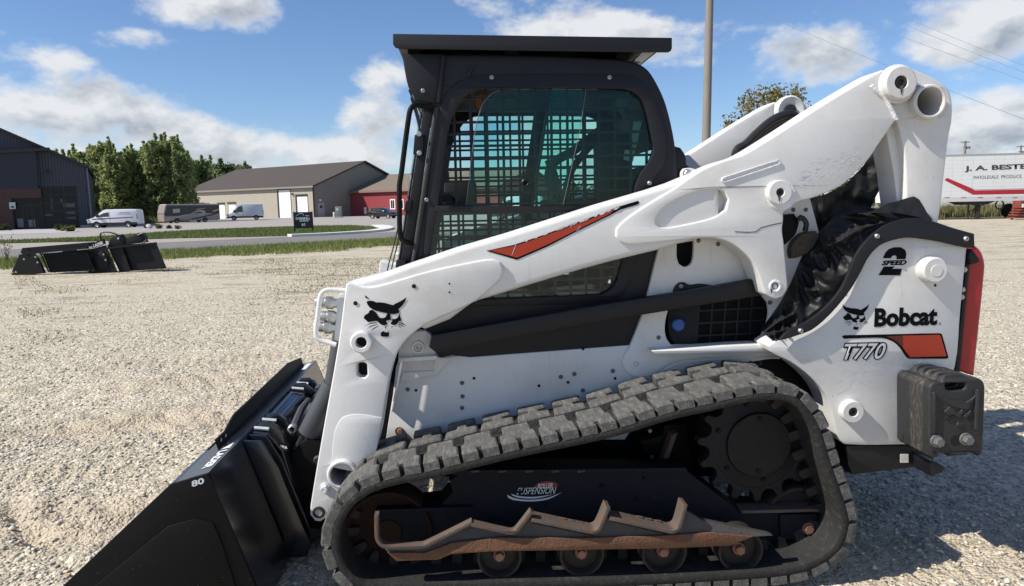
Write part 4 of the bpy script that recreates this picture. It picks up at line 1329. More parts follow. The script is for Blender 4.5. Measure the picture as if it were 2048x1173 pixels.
# rear bumper
bp_ = pl('bumper', [[(1693, 892), (1812, 892), (1868, 905), (1868, 925), (1838, 934), (1705, 950), (1696, 930)]], YP + .01, -YP - .01, 'black', .004, None, s=False)
pl('decal_plate', [[(1801, 909), (1817, 909), (1817, 926), (1801, 926)]], YP + .006, YP + .009, 'label', 0, bp_, s=False)
pl('weight_shelf', [[(1826, 904), (1842, 908), (1856, 916), (1850, 926), (1828, 934)]], YP - .12, YP, 'black', .004, bp_, ref=YP)

# ---- suitcase weights (five plates bolted on the side)
YW = -0.925
wt_out = [(1859, 912), (1859, 780), (1862, 771), (1870, 765), (1880, 765), (1884, 766), (1889, 757), (1897, 752), (1912, 750), (1930, 751), (1940, 756), (1945, 760), (1955, 757), (1965, 761), (1970, 770), (1971, 785), (1967, 890), (1965, 910), (1957, 913), (1955, 908), (1938, 906), (1936, 912), (1900, 914), (1898, 908), (1878, 908), (1876, 916), (1866, 918)]
wt_hole = [(1891, 768), (1900, 764), (1925, 763), (1931, 766), (1931, 776), (1925, 780), (1900, 782), (1892, 778)]
lp0, lp1 = sm(LP(wt_out, YW)), sm(LP(wt_hole, YW))
th = 0.045
zh = L(1900, 763, YW)[1]
for k in range(5):
    y0 = YW + k * th
    m_ = 'irondirt' if k in (1, 2) else 'iron'
    wk = part('suitcase_weight', plate_me([lp0, lp1], y0, y0 + th - .002, .009, 3), m_)
    yc_ = y0 + th * .4
    deform(wk, lambda c: Vector((c.x, yc_ + (c.y - yc_) * (1 - .55 * min(1, max(0, (c.z - zh) / .012))), c.z)))
    if k == 0:
        w0 = wk
pl('rib', [[(1867, 787), (1870, 785), (1874, 787), (1873, 866), (1869, 869), (1866, 866)]], YW - .012, YW, 'iron', .006, w0)
pl('rib', [[(1954, 782), (1958, 780), (1962, 782), (1957, 860), (1954, 863), (1951, 860)]], YW - .012, YW, 'iron', .006, w0)
def wemb(a, b):
    return (1887 + (a - 285) / 925 * 62, 790 + (b - 110) / 893 * 63)


for q in [EM_BROW] + EM_REST[:2] + EM_REST[-1:]:
    part('cast_emblem', plate_me([LP([wemb(*p) for p in q], YW)], YW - .006, YW, .002, 1), 'iron', w0)
for q in EM_REST[2:8]:
    part('cast_emblem', plate_me([LP([wemb(*p) for p in q], YW)], YW - .003, YW, 0), 'iron', w0)
for u, v in ((1882, 887), (1941, 883)):
    hexbolt('bolt', u, v, YW - .004, 9.5, 'dullbolt', w0, .03)
dot('bolt_hole', 1911, 882, YW, 10, 'hole', w0)
dot('slot', 1869, 905, YW, 4, 'hole', w0)

# ---- rubber tracks
inner = [(1220, 879), (1023, 921), (862, 960), (789, 974), (741, 990), (705, 1018), (684, 1055), (680, 1095), (693, 1131), (713, 1154), (741, 1166), (800, 1168), (1000, 1164), (1220, 1158), (1406, 1150), (1595, 1133), (1652, 1107), (1672, 1087), (1682, 1055), (1680, 1031), (1664, 982), (1644, 926), (1627, 869), (1607, 833), (1583, 809), (1543, 803), (1494, 808), (1422, 825), (1341, 843)]
ip = LP(inner, YT)
ip = [(x, max(z, .082) if 800 <= u <= 1595 and v > 1100 else z) for (x, z), (u, v) in zip(ip, inner)]
pp = sm(ip, 16, 89)
pp = np.array(pp)
if area([tuple(p) for p in pp]) < 0:
    pp = pp[::-1]
for _ in range(3):
    pp = (np.roll(pp, 1, 0) + 2 * pp + np.roll(pp, -1, 0)) / 4
seg_ = np.linalg.norm(np.roll(pp, -1, 0) - pp, axis=1)
cum = np.concatenate([[0], np.cumsum(seg_)])
PER = cum[-1]
ppx = np.vstack([pp, pp[:1]])


def tp(s):
    s = s % PER
    return np.array([np.interp(s, cum, ppx[:, 0]), np.interp(s, cum, ppx[:, 1])])


def tframe(s):
    p = tp(s)
    d = tp(s + .012) - tp(s - .012)
    d /= np.linalg.norm(d)
    return p, np.array([d[1], -d[0]])       # outward normal for a CCW loop


def tmap(s, h, y):
    p, n = tframe(s)
    q = p + n * h
    return (q[0], y, q[1])


def belt_me(ya, yb):
    K = 170
    prof = [(0, ya + .03), (0.004, ya + .004), (0.012, ya), (.030, ya), (.036, ya + .006), (.036, yb - .006), (.030, yb), (.012, yb), (0.004, yb - .004), (0, yb - .03)]
    V, Fc = [], []
    for i in range(K):
        for h, y in prof:
            V.append(tmap(PER * i / K, h, y))
    n = len(prof)
    for i in range(K):
        i2 = (i + 1) % K
        for j in range(n):
            k = (j + 1) % n
            Fc.append((i * n + j, i2 * n + j, i2 * n + k, i * n + k))
    return mesh('belt', V, Fc, ang=50)


def fix(me):
    bm = bmesh.new()
    bm.from_mesh(me)
    bmesh.ops.recalc_face_normals(bm, faces=bm.faces)
    bm.to_mesh(me)
    bm.free()
    return me


trk = part('rubber_track', fix(belt_me(YT, YT + .45)), 'rubber')
NL = 30
PIT = PER / NL
def lug(s0, y0, poly, hgt):
    lp = [(s0 + a, y0 + b) for a, b in poly]
    return fix(mesh('lug', *plate_vf([lp], .034 + hgt, .034, .006, 1, mapf=lambda s, h, y: tmap(s, h, y))))


near_poly = [(-.074, 0), (-.011, 0), (-.008, .045), (.008, .045), (.007, 0), (.069, 0), (.072, .10), (.058, .105), (.060, .205), (-.052, .205), (-.056, .11), (-.070, .10)]
in_poly = [(-.070, .02), (.072, .0), (.066, .09), (.020, .10), (.018, .14), (.060, .15), (.060, .215), (-.062, .215), (-.060, .15), (-.026, .14), (-.028, .10), (-.072, .09)]
for k in range(NL):
    s0 = PIT * k + .03
    part('tread_lug', lug(s0, YT, near_poly, .040), 'lug', trk)
    part('tread_lug', lug(s0 + PIT * .47, YT + .225, in_poly, .040), 'lug', trk)
# guide lugs inside the belt
gl = [(-.022, 0), (.022, 0), (.016, .055), (-.016, .055)]
for k in range(54):
    s0 = PER * k / 54
    for yy in (.155, .255):
        bx = plate_vf([[(s0 - .020, YT + yy), (s0 + .020, YT + yy), (s0 + .020, YT + yy + .035), (s0 - .020, YT + yy + .035)]], -.050, .0, .008, 1, mapf=lambda s, h, y: tmap(s, h, y))
        part('guide_lug', fix(mesh('g', *bx)), 'roller', trk)
ftrk = part('rubber_track', fix(belt_me(-YT - .45, -YT)), 'rubber')
vs = []
for k in range(NL):
    for poly, yy, o in ((near_poly, -YT - .20, 0), (in_poly, -YT - .45, .47)):
        lp = [(PIT * (k + o) + a, yy + b) for a, b in poly]
        vs.append(plate_vf([lp], .074, .034, .010, 1, mapf=lambda s, h, y: tmap(s, h, y)))
o = part('tread', fix(mesh('l', *join_vf(vs))), 'lug', ftrk)
o['kind'] = 'stuff'

# ---- undercarriage
YU = -0.82
uf = pl('track_frame', [[(752, 1024), (880, 1012), (905, 985), (898, 962), (925, 944), (1376, 944), (1430, 985), (1482, 1022), (1632, 1022), (1640, 1032), (1640, 1068), (1632, 1078), (1560, 1082), (1500, 1085), (770, 1100), (756, 1090)]], YU, -.66, 'navy', .006, None, s=False)
pl('top_flange', [[(900, 942), (1372, 936), (1376, 945), (905, 951)]], YU - .03, YU + .05, 'navy', .002, uf, s=False)
for u in (950, 1005, 1058, 1110, 1162):
    pl('slot_edge', [[(u - 8, 942), (u + 9, 941), (u + 8, 945), (u - 7, 946)]], YU - .034, YU - .028, 'mud', .001, uf, s=False)
pl('frame_lip', [[(1484, 1022), (1637, 1018), (1637, 1024), (1484, 1028)]], YU - .03, YU + .05, 'rustgrey', .002, uf, s=False)
pl('frame_lip', [[(752, 1020), (880, 1016), (944, 1015), (944, 1021), (752, 1028)]], YU - .03, YU + .05, 'navy', .002, uf, s=False)
pl('end_cheek', [[(1560, 1030), (1632, 1028), (1641, 1036), (1641, 1066), (1632, 1078), (1562, 1080)]], YU - .012, YU, 'navy', .003, uf)
hexbolt('bolt', 1620, 1061, YU - .012, 9.5, 'rustpin', uf)
for q in [(1204, 974), (1274, 1000), (1090, 1010), (1290, 960), (1040, 985)]:
    hexbolt('bolt', *q, YU, 4.5, 'navy', uf)
def wheel(name, u, v, y, rpx, wid, m, rim=.86, n=44):
    x, z = L(u, v, y)
    r = rpx * M1(u, v, y)
    prof = [(0, y + .012), (r * .30, y + .012), (r * .34, y + .03), (r * (rim - .08), y + .034), (r * rim, y + .006), (r * (rim + .04), y), (r * .98, y), (r, y + .006), (r, y + wid)]
    return part(name, lathe_me(prof, x, z, n), m)


YR = -.955
for u, v in ((999, 1116), (1164, 1111), (1329, 1107), (1482, 1103)):
    wr_ = wheel('track_roller', u, v, YR, 45, .36, 'roller')
    hexbolt('bolt', u, v, YR + .012, 9.5, 'rustpin', wr_, .03)
wheel('front_idler', 775, 1070, -.84, 90, .14, 'rustdark', .92)
wheel('rear_idler', 1598, 1048, -.80, 74, .10, 'roller', .86)
# sprocket
sx, sz = L(1512, 886, -.80)
mpp = M1(1512, 886, -.80)
NTH = 15
gear = []
for k in range(NTH):
    a = 2 * math.pi * (k + .3) / NTH
    w1 = 2 * math.pi / NTH
    for f_, r_ in ((-.30, 98), (-.20, 104), (-.15, 115), (0, 119), (.15, 115), (.20, 104), (.30, 98), (.5, 95)):
        gear.append((sx + r_ * mpp * math.cos(a + f_ * w1), sz + r_ * mpp * math.sin(a + f_ * w1)))
circ = [(sx + 88 * mpp * math.cos(2 * math.pi * k / 40), sz + 88 * mpp * math.sin(2 * math.pi * k / 40)) for k in range(40)]
spr = part('drive_sprocket', plate_me([gear, circ], -.815, -.765, .004), 'sprocket')
part('sprocket_hub', lathe_me([(0, -.835), (62 * mpp, -.833), (64 * mpp, -.82), (70 * mpp, -.815), (88 * mpp, -.812), (92 * mpp, -.80), (92 * mpp, -.60)], sx, sz, 48), 'sprocket', spr)
part('hub_centre', lathe_me([(0, -.8365), (2.4 * mpp, -.8365)], sx, sz, 10), 'hole', spr)
for k in range(6):
    a = k * math.pi / 3 + .3
    hexbolt('bolt', 1512 + 77 * math.cos(a), 886 + 77 * math.sin(a), -.814, 4.5, 'navy', spr)
for a in (1.55, 4.7):
    part('hub_plug', lathe_me([(0, -.838), (5 * mpp, -.838), (5.2 * mpp, -.83)], sx + 52 * mpp * math.cos(a), sz + 52 * mpp * math.sin(a), 12), 'navy', spr)
pl('motor_guard', [[(1330, 850), (1372, 850), (1385, 940), (1310, 942)]], -.60, -.50, 'satin', .004)
pl('brace', [[(1345, 870), (1356, 866), (1330, 940), (1318, 940)]], -.66, -.60, 'rustgrey', .003)
pl('brace', [[(1280, 884), (1345, 866), (1350, 890), (1320, 920), (1290, 905)]], -.60, -.52, 'satin', .003)
for q in [(1300, 862), (1304, 914)]:
    button('bolt', *q, -.60, 4.5, 'steel')
# bent step strips and the rusty guard under them
def strip_path(path, y0, y1, th, m, name='step'):
    P = LP(path, y0)
    q = sm(P, 3, 80, False)
    n_ = len(q)
    off = []
    for i in range(n_):
        a, b = np.array(q[max(i - 1, 0)]), np.array(q[min(i + 1, n_ - 1)])
        d = (b - a) / np.linalg.norm(b - a)
        off.append((q[i][0] + d[1] * th, q[i][1] - d[0] * th))
    return part(name, plate_me([q + off[::-1]], y0, y1, .003, 2), m, uf)


YS = -1.012
strip_path([(757, 1030), (757, 1066), (759, 1080), (768, 1090), (790, 1092), (843, 1091), (852, 1088), (941, 1044), (943, 1043)], YS, YS + .035, .016, 'rustgrey')
strip_path([(943, 1046), (1018, 1063), (1026, 1063), (1032, 1059), (1061, 1022)], YS, YS + .035, .016, 'rustgrey')
strip_path([(1064, 1037), (1183, 1062), (1191, 1061), (1197, 1055), (1214, 1015)], YS, YS + .075, .016, 'rustgrey')
strip_path([(1221, 1034), (1342, 1061), (1350, 1060), (1356, 1054), (1368, 1010)], YS, YS + .075, .016, 'rustgrey')
guard = [(766, 1098), (845, 1099), (942, 1052), (1024, 1071), (1034, 1066), (1062, 1030), (1066, 1046), (1186, 1070), (1200, 1062), (1216, 1022), (1223, 1042), (1345, 1069), (1358, 1062), (1370, 1018), (1407, 1040), (1541, 1066), (1547, 1073), (1505, 1076), (1462, 1092), (1349, 1097), (1343, 1091), (1332, 1089), (1318, 1091), (1312, 1098), (1184, 1100), (1178, 1094), (1164, 1092), (1153, 1095), (1147, 1101), (1012, 1103), (1006, 1096), (996, 1094), (986, 1097), (980, 1104), (903, 1109), (877, 1120), (793, 1123)]
# the guard leans out towards its foot
lpg = LP([(u, v + (4 if v < 1072 else 0)) for u, v in guard], -.992)
zt, zb = max(p[1] for p in lpg), min(p[1] for p in lpg)
gd = part('step_guard', plate_me([lpg], -.992, -.965, .004), 'guard', uf)
deform(gd, lambda c: Vector((c.x, c.y + (c.z - zb) / (zt - zb) * .02, c.z)))
lower = [(793, 1123), (775, 1106), (850, 1106), (905, 1086), (1000, 1076), (1150, 1077), (1300, 1073), (1420, 1066), (1505, 1074), (1462, 1092), (1349, 1097), (1312, 1098), (1184, 1100), (1147, 1101), (1012, 1103), (980, 1104), (903, 1109), (877, 1120)]
gd2 = part('guard_foot', plate_me([[(x, z) for x, z in LP(lower, -.998)]], -.999, -.990, .003), 'rust', uf)
for bx_ in ((1125, 1035), (1142, 1039), (1160, 1043), (1280, 1032), (1297, 1036), (1316, 1040)):
    pl('step_tooth', [[(bx_[0] - 6, bx_[1] + 1), (bx_[0] + 7, bx_[1] + 3), (bx_[0] + 6, bx_[1] + 11), (bx_[0] - 7, bx_[1] + 9)]], YS + .055, YS + .065, 'rustgrey', .002, uf, s=False)
# worn suspension print
ym = YU - .0015
part('print_badge', flat_me([[sm(LP([(1066, 976), (1076, 967), (1095, 963), (1113, 966), (1116, 972), (1108, 977)], ym))]], ym), pmat('dull_red_print', (.22, .02, .015), .6, var=.4, scale=60), uf)
txt('print_word', 'ROLLER', (1075, 978), (1105, 976.5), (1076, 968), ym - .001, 'whiteprint', uf, bold=.02, shear=.2)
txt('print_word', 'SUSPENSION', (1033, 989.5), (1111, 988), (1035, 976), ym - .003, 'whiteprint', uf, bold=.0, shear=.25)
part('print_swoosh', flat_me([[sm(LP([(1014, 990), (1030, 997), (1060, 1000), (1095, 996), (1124, 985), (1096, 999), (1064, 1003), (1030, 1001), (1017, 996)], ym), 3, 80)], [sm(LP([(1022, 988), (1040, 993), (1070, 994), (1108, 989), (1072, 997), (1040, 996), (1026, 992)], ym), 3, 80)]], ym - .0004), 'whiteprint', uf)

# ---- front hydraulics and coupler cage
ltube('coupler_guard', [(692, 582, -.60), (660, 580, -.60), (648, 583, -.60), (641, 593, -.60), (636, 630, -.60), (632, 662, -.60), (634, 675, -.60), (644, 682, -.60), (672, 690, -.60)], 5, 'white')
for (u, v, a) in ((660, 606, .1), (664, 634, .05), (657, 655, .15)):
    x, z = L(u, v, -.52)
    prof = [(0, -.06), (.018, -.06), (.022, -.05), (.022, -.02), (.028, -.015), (.028, .01), (.020, .02), (.020, .06)]
    V_, F_ = lathe_vf(prof, 0, 0, 14)
    cpl = part('hydraulic_coupler', fix(mesh('c', [(x + p[1], -.52 + p[0], z + p[2] - p[1] * .1) for p in V_], F_)), 'steel')
pl('coupler_block', [[(676, 590), (700, 585), (690, 690), (668, 680)]], -.58, -.44, 'white_dull', .004, None, s=False)
p0, p1, p2 = (L(668, 770, -.38), L(618, 868, -.38), L(604, 912, -.38))
part('tilt_cylinder', tube_me([(p0[0], -.38, p0[1]), (p1[0], -.38, p1[1])], .052, 20), 'cyl')
part('cylinder_rod', tube_me([(p1[0], -.38, p1[1]), (p2[0], -.38, p2[1])], .022, 16), 'chrome')
p3 = L(690, 640, -.38)
part('cylinder_end', tube_me([(p0[0], -.38, p0[1]), (p3[0], -.38, p3[1])], .045, 16), 'cyl')

# ------------------------------------------------------------------ bucket on the loader's front
BK = thing('loader_bucket', 'glossy black wide loader bucket coupled to the front of the track loader', 'bucket', tuple(ORG), YAW)
BN, BF = -1.016, 1.016


def bpart(name, me, m, parent=None):
    return link(name, me, MT[m] if isinstance(m, str) else m, BK if parent is None else parent)


T0, T1 = L(414, 949, BN), L(340, 970, BN)        # top rear and top front of the end plate
H1, H2 = L(435, 994, BN), L(511, 1173, BN)
E1 = L(125, 1173, BN)
sl = (E1[1] - T1[1]) / (E1[0] - T1[0])
tipx = T1[0] + (0.03 - T1[1]) / sl
heel = (H2[0] + .02, .04)
prof = [T0, T1, E1, (tipx, .03), (tipx + .05, .008), (heel[0] - .05, .008), heel, H2, H1]
for y0, y1 in ((BN, BN + .014), (BF - .014, BF)):
    bpart('end_plate', plate_me([prof], y0, y1, .002), 'satin')
yv = BN - .001
bpart('wear_plate', plate_me([[(E1[0] + .10, E1[1] - .02), (T1[0] - .02, T1[1] - .16), (T1[0] + .08, T1[1] - .135), (H1[0] - .02, H1[1] - .10), (H1[0] + .01, H1[1] - .2), (heel[0] - .06, .012), (tipx + .08, .012)]], BN - .008, BN, .003), 'satin')
bpart('size_number', text_me('80', np.array([L(384, 975, yv)[0], yv, L(384, 975, yv)[1]]), np.array([L(409, 967, yv)[0] - L(384, 975, yv)[0], 0, L(409, 967, yv)[1] - L(384, 975, yv)[1]]), np.array([L(382, 963, yv)[0] - L(384, 975, yv)[0], 0, L(382, 963, yv)[1] - L(384, 975, yv)[1]]), bold=.03), 'whiteprint')
# shell: back sheet, floor, top flange
shell = [(T0[0] + .004, T0[1] - .002), H1, H2, heel, (heel[0] - .05, .012), (tipx, .03)]
innr = [(tipx + .02, .034), (heel[0] - .06, .026), (heel[0] - .018, .05), (H2[0] - .016, H2[1]), (H1[0] - .016, H1[1]), (T0[0] - .012, T0[1] - .004)]
bpart('shell', plate_me([shell + innr], BN + .014, BF - .014, 0), 'gloss')
fl = lambda a, b: (T0[0] + (T1[0] - T0[0]) * a, T0[1] + (T1[1] - T0[1]) * a + b)
bpart('top_flange', plate_me([[fl(0, 0.001), fl(.52, 0.001), fl(.52, -.02), fl(.02, -.03)]], BN + .014, BF - .014, 0), 'gloss')
bpart('front_flange', plate_me([[fl(.53, -.010), fl(1.0, -.010), fl(1.0, -.022), fl(.53, -.022)]], BN + .014, BF - .014, 0), 'gloss')
# spill guard standing on the flange
gx, gz = fl(.62, -.01)
def gpt(y, h):
    return (gx - h * .25, y, gz + h)


gp = [(-.64, .0), (-.64, .045), (-.52, .045), (-.36, .075), (.70, .085), (BF - .02, .055), (BF - .02, 0)]
V, Fc = plate_vf([[(a, b) for a, b in gp]], 0, .009, 0)
bpart('spill_guard', fix(mesh('g', [(gx - z * .25 + y, x, gz + z) for x, y, z in V], Fc, smooth=False)), 'satin')
for yy in (-.60, -.54):
    V, Fc = lathe_vf([(0, -.001), (.009, -.001)], 0, 0, 10)
    bpart('guard_hole', mesh('h', [(gx - .03 * .25 + .0105, yy + x, gz + .03 + z) for x, y, z in V], [f[::-1] for f in Fc], smooth=False), 'label')
wb = [(gx + .012, -.62 + k * .02, gz + .006 + random.uniform(-.002, .002)) for k in range(80)]
bpart('weld_bead', tube_me(wb, .0045, 6), 'silver')
# brand lettering on the flange
def ftxt(s, a0, a1, y0, y1, m, **k):
    p = fl(a0, .003)
    q = fl(a1, .003)
    c = np.array([p[0], y1, p[1]])
    return bpart('brand_print', text_me(s, c, np.array([0, y0 - y1, 0]), np.array([q[0] - p[0], 0, q[1] - p[1]]), **k), m)


ftxt('LADER', .38, .10, -.93, -.72, 'whiteprint', bold=.05, shear=.2)
bpart('brand_mark', flat_me([[[(fl(.40, 0)[0], -.70), (fl(.08, 0)[0], -.71), (fl(.12, 0)[0], -.64)]]], 0, mapf=lambda x, y, z: (x, z, T0[1] + (T1[1] - T0[1]) * (x - T0[0]) / (T1[0] - T0[0]) + .003)), 'whiteprint')
bpart('brand_mark', flat_me([[[(fl(.34, 0)[0], .78), (fl(.10, 0)[0], .76), (fl(.10, 0)[0], .94), (fl(.34, 0)[0], .95)]]], 0, mapf=lambda x, y, z: (x, z, T0[1] + (T1[1] - T0[1]) * (x - T0[0]) / (T1[0] - T0[0]) + .003)), 'whiteprint')
# back: gussets and quick-attach frame
def gus(y, dx0=.0, w=.012, hi=0.0):
    q = [(T0[0] + .012, T0[1] - .01), (T0[0] + .085, T0[1] + hi - .015), (H1[0] + .115, H1[1] - .04), (H2[0] + .12, H2[1] - .05), (heel[0] + .08, .05), (heel[0] - .01, .05), (H2[0] + .004, H2[1]), (H1[0] + .004, H1[1])]
    return bpart('gusset', plate_me([q], y, y + w, .002), 'gloss')


for y in (-.60, -.52, .42, .52):
    gus(y)
ax, az_ = T0[0] + .02, T0[1] - .005
mount = bpart('mount_plate', plate_me([[(ax, az_), (ax + .075, az_ - .012), (ax + .13, az_ - .09), (ax + .22, .10), (ax + .20, .09), (ax + .115, az_ - .09), (ax + .065, az_ - .028), (ax, az_ - .018)]], -.50, .50, .003), 'gloss')
for y in (-.46, -.33, .26, .38):       # welded ears on the mount
    q = [(ax - .01, az_ - .01), (ax + .02, az_ + .035), (ax + .07, az_ + .035), (ax + .115, az_ - .01), (ax + .13, az_ - .08), (ax + .03, az_ - .02)]
    bpart('mount_ear', plate_me([sm(q)], y, y + .014, .003), 'gloss', mount)
    wbx = [(ax + .0 + .008 * k, y - .006, az_ + .012 - .001 * k) for k in range(9)]
    bpart('weld_bead', tube_me(wbx, .008, 6), 'silver', mount)
V, Fc = plate_vf([[(-.24, .012), (.20, .012), (.20, .062), (-.24, .062)], [(-.232, .02), (-.232, .054), (.192, .054), (.192, .02)]], .004, 0, 0)
bpart('cast_frame', fix(mesh('f', [(ax + z, x, az_ + y - z * .16) for x, y, z in V], Fc, smooth=False)), 'gloss', mount)
# coupler levers, springs and lugs (steel linkage between bucket and arms)
for s_, (y, l) in enumerate(((-.30, 1), (.34, -1))):
    lv = bpart('lock_lever', tube_me([(ax + .13, y, az_ - .05), (ax + .15, y + .10 * l, az_ + .015), (ax + .16, y + .22 * l, az_ + .03)], [.020, .018, .013], 8), 'cyl', mount)
    hel = [(ax + .135 + .016 * math.cos(t * 6.283), y - .01 - .009 * t * l, az_ - .04 + .016 * math.sin(t * 6.283)) for t in np.linspace(0, 4.5, 54)]
    bpart('lock_spring', tube_me(hel, .0045, 6), 'steel', mount)
    bpart('lock_pin', tube_me([(ax + .15, y, az_ - .05), (ax + .21, y - .02 * l, az_ - .22)], .02, 10), 'cyl', mount)
bpart('cross_shaft', tube_me([(ax + .19, -.02, az_ - .0), (ax + .19, .42, az_ + .0)], .036, 14), 'rubber', mount)
bpart('linkage_rod', tube_me([(ax + .17, -.26, az_ - .09), (ax + .18, -.06, az_ + .0)], .015, 10), 'chrome', mount)
for y in (-.44, .36):
    q = [(ax + .10, .12), (ax + .15, az_ - .12), (ax + .22, az_ - .06), (ax + .30, az_ - .08), (ax + .36, az_ - .18), (ax + .36, .16), (ax + .28, .10)]
    cw = bpart('coupler_wing', plate_me([sm(q)], y, y + .10, .006), 'satin', mount)
    bpart('coupler_pin', lathe_me([(0, y - .012), (.016, y - .012), (.024, y - .004), (.024, y + .01)], ax + .27, az_ - .16, 14), 'iron', mount)
for yy in (-.12, .05, .14):
    bpart('coupler_hose', tube_me([(ax + .16, yy - .3, az_ - .12), (ax + .20, yy - .12, az_ - .03), (ax + .24, yy + .05, az_ - .02), (ax + .30, yy + .16, az_ - .10)], .012, 8), 'hose', mount)
bpart('coupler_body', plate_me([[(ax + .12, az_ - .10), (ax + .20, az_ - .08), (ax + .30, .12), (ax + .22, .08)]], -.34, .36, .004), 'satin', mount)

sp = []
for k in range(45):
    x, z = random.uniform(E1[0], H2[0]), random.uniform(.05, T0[1] - .05)
    if z < T1[1] + (x - T1[0]) * sl - .02 and (x < H1[0] or z < H1[1] - (x - H1[0]) * 2.4 - .02):
        r = random.uniform(.0005, .0013)
        sp.append([[(x, z), (x + r, z), (x + r, z + r), (x, z + r)]])
bpart('paint_specks', flat_me(sp, BN - .0095), 'silver')['kind'] = 'stuff'

# ------------------------------------------------------------------ buildings across the road
def sub(name, me, m, parent):
    return link(name, me, m, parent)


def xplate(loops, x0, x1, bev=0.0):
    """outline in (y, z), extruded along x"""
    V, Fc = plate_vf(loops, x0, x1, bev)
    return mesh('xp', [(y, x, z) for x, y, z in V], [f[::-1] for f in Fc], smooth=False)


def siding(name, base, pitch, var=.06, rough=.55, depth=.02):
    """vertical ribbed sheet metal"""
    m = bpy.data.materials.new(name)
    m.use_nodes = True
    t = NT(m.node_tree)
    tc = t.n('ShaderNodeTexCoord').outputs['Object']
    s_ = t.n('ShaderNodeSeparateXYZ', {0: tc})
    ph = t.m('MULTIPLY', t.m('ADD', s_.outputs[0], s_.outputs[1]), 6.2832 / pitch)
    wv = t.m('POWER', t.m('ADD', .5, t.m('MULTIPLY', t.m('SINE', ph), .5)), 6.0)
    nz_ = t.n('ShaderNodeTexNoise', {'Vector': tc, 'Scale': .5, 'Detail': 5.0}).outputs[0]
    c = np.array(base)
    col = t.mix(nz_, tuple(c * (1 - var)), tuple(c * (1 + var)))
    b = t.n('ShaderNodeBsdfPrincipled', {'Base Color': col, 'Roughness': rough})
    bp = t.n('ShaderNodeBump', {'Strength': .8, 'Distance': depth * 3, 'Height': wv})
    m.node_tree.links.new(bp.outputs[0], b.inputs['Normal'])
    t.n('ShaderNodeOutputMaterial', {'Surface': b})
    return m


dglass = pmat('dark_window_glass', (.010, .012, .015), .15, var=.2, scale=.6, spec=.25)
darktrim = pmat('dark_trim', (.022, .020, .020), .5)
slate = siding('slate_siding', (.040, .045, .058), .30)
navyw = pmat('navy_panel', (.018, .020, .030), .6, var=.1, scale=1)
brownb = pmat('brown_brick', (.075, .040, .032), .85, var=.2, scale=3)
whited = pmat('white_door', (.78, .78, .78), .5, var=.03)
tanw = siding('tan_siding', (.40, .36, .285), .30)
redw = siding('red_siding', (.29, .045, .050), .25)
brroof = pmat('brown_roof', (.062, .047, .038), .75, var=.15, scale=.3, bump=.3, bscale=4)
tnroof = pmat('shingle_roof', (.17, .135, .10), .9, var=.2, scale=2.5, bump=.3, bscale=12)

# dark metal building at the left
P0 = G(0, 460.5)
dr = np.array([.88, .475])
dr /= np.linalg.norm(dr)
DB = thing('metal_building', 'dark slate metal building with a sloping roof at the far left across the road', 'building', (P0[0], P0[1], 0), math.atan2(dr[1], dr[0]))
Wd = lambda u, v: onwall(u, v, P0, dr)
xr = Wd(183, 455)[0]
e1, e0 = Wd(173, 335)[1], Wd(0, 252)[1]
slp = (e0 - e1) / xr
xl = -13.0
zr = lambda x: e1 + (xr - x) * slp
wall = [(xl, 0), (xr, 0), (xr, e1), (xl, zr(xl))]
gw0, gw1 = Wd(82, 455), Wd(152, 373)
en0, en1 = Wd(31, 460), Wd(80, 397)
hole = [(gw0[0], .05), (gw1[0], .05), (gw1[0], gw1[1]), (gw0[0], gw1[1])]
sub('wall', plate_me([wall, hole], 0, .25), slate, DB)
sub('side_wall', xplate([[(0.26, 0), (30, 0), (30, e1), (.26, e1)]], xr - .25, xr), slate, DB)
sub('roof', plate_me([[(xl, zr(xl)), (xr + .35, zr(xr + .35)), (xr + .35, zr(xr + .35) + .28), (xl, zr(xl) + .28)]], -.5, 30), darktrim, DB)
sub('footing', plate_me([[(gw1[0] + .1, 0), (xr + .02, 0), (xr + .02, .30), (gw1[0] + .1, .30)]], -.03, .02), pmat('footing_concrete', (.36, .35, .34), .9), DB)
cn0, cn1 = Wd(78, 378), Wd(73, 303)
sub('entrance_bay', plate_me([[(xl, cn0[1]), (cn0[0], cn0[1]), (cn1[0], cn1[1]), (xl, cn1[1] - 1.1)]], -1.0, -.01), navyw, DB)
sub('bay_roof', plate_me([[(xl, cn1[1] - 1.1), (Wd(100, 297)[0], Wd(100, 297)[1]), (Wd(100, 300)[0], Wd(100, 303)[1]), (xl, cn1[1] - 1.5)]], -1.3, .05), darktrim, DB)
sub('brick_band', plate_me([[(xl, 0), (en0[0], 0), (en0[0], en1[1]), (Wd(84, 395)[0], en1[1]), (Wd(84, 395)[0], cn0[1]), (xl, cn0[1])]], -1.0, -.02), brownb, DB)
# entrance recess: dark doors
e = sub('entrance', plate_me([[(en0[0], 0), (en1[0] + .3, 0), (en1[0] + .3, en1[1]), (en0[0], en1[1])]], -.08, -.02), dglass, DB)
wid = en1[0] - en0[0]
for k in range(4):
    x = en0[0] + wid * k / 3
    sub('mullion', box_me(x - .05, x + .05, -.14, -.06, 0, en1[1]), darktrim, e)
sub('mullion', box_me(en0[0], en1[0], -.14, -.06, en1[1] * .76, en1[1] * .76 + .1), darktrim, e)
for k, (a, h) in enumerate(((.10, 1.0), (.50, .85))):
    sub('door_panel', box_me(en0[0] + wid * a, en0[0] + wid * (a + .24), -.12, -.09, .25, .25 + h), pmat('door_notice', (.20, .21, .23), .4, var=.2), e)
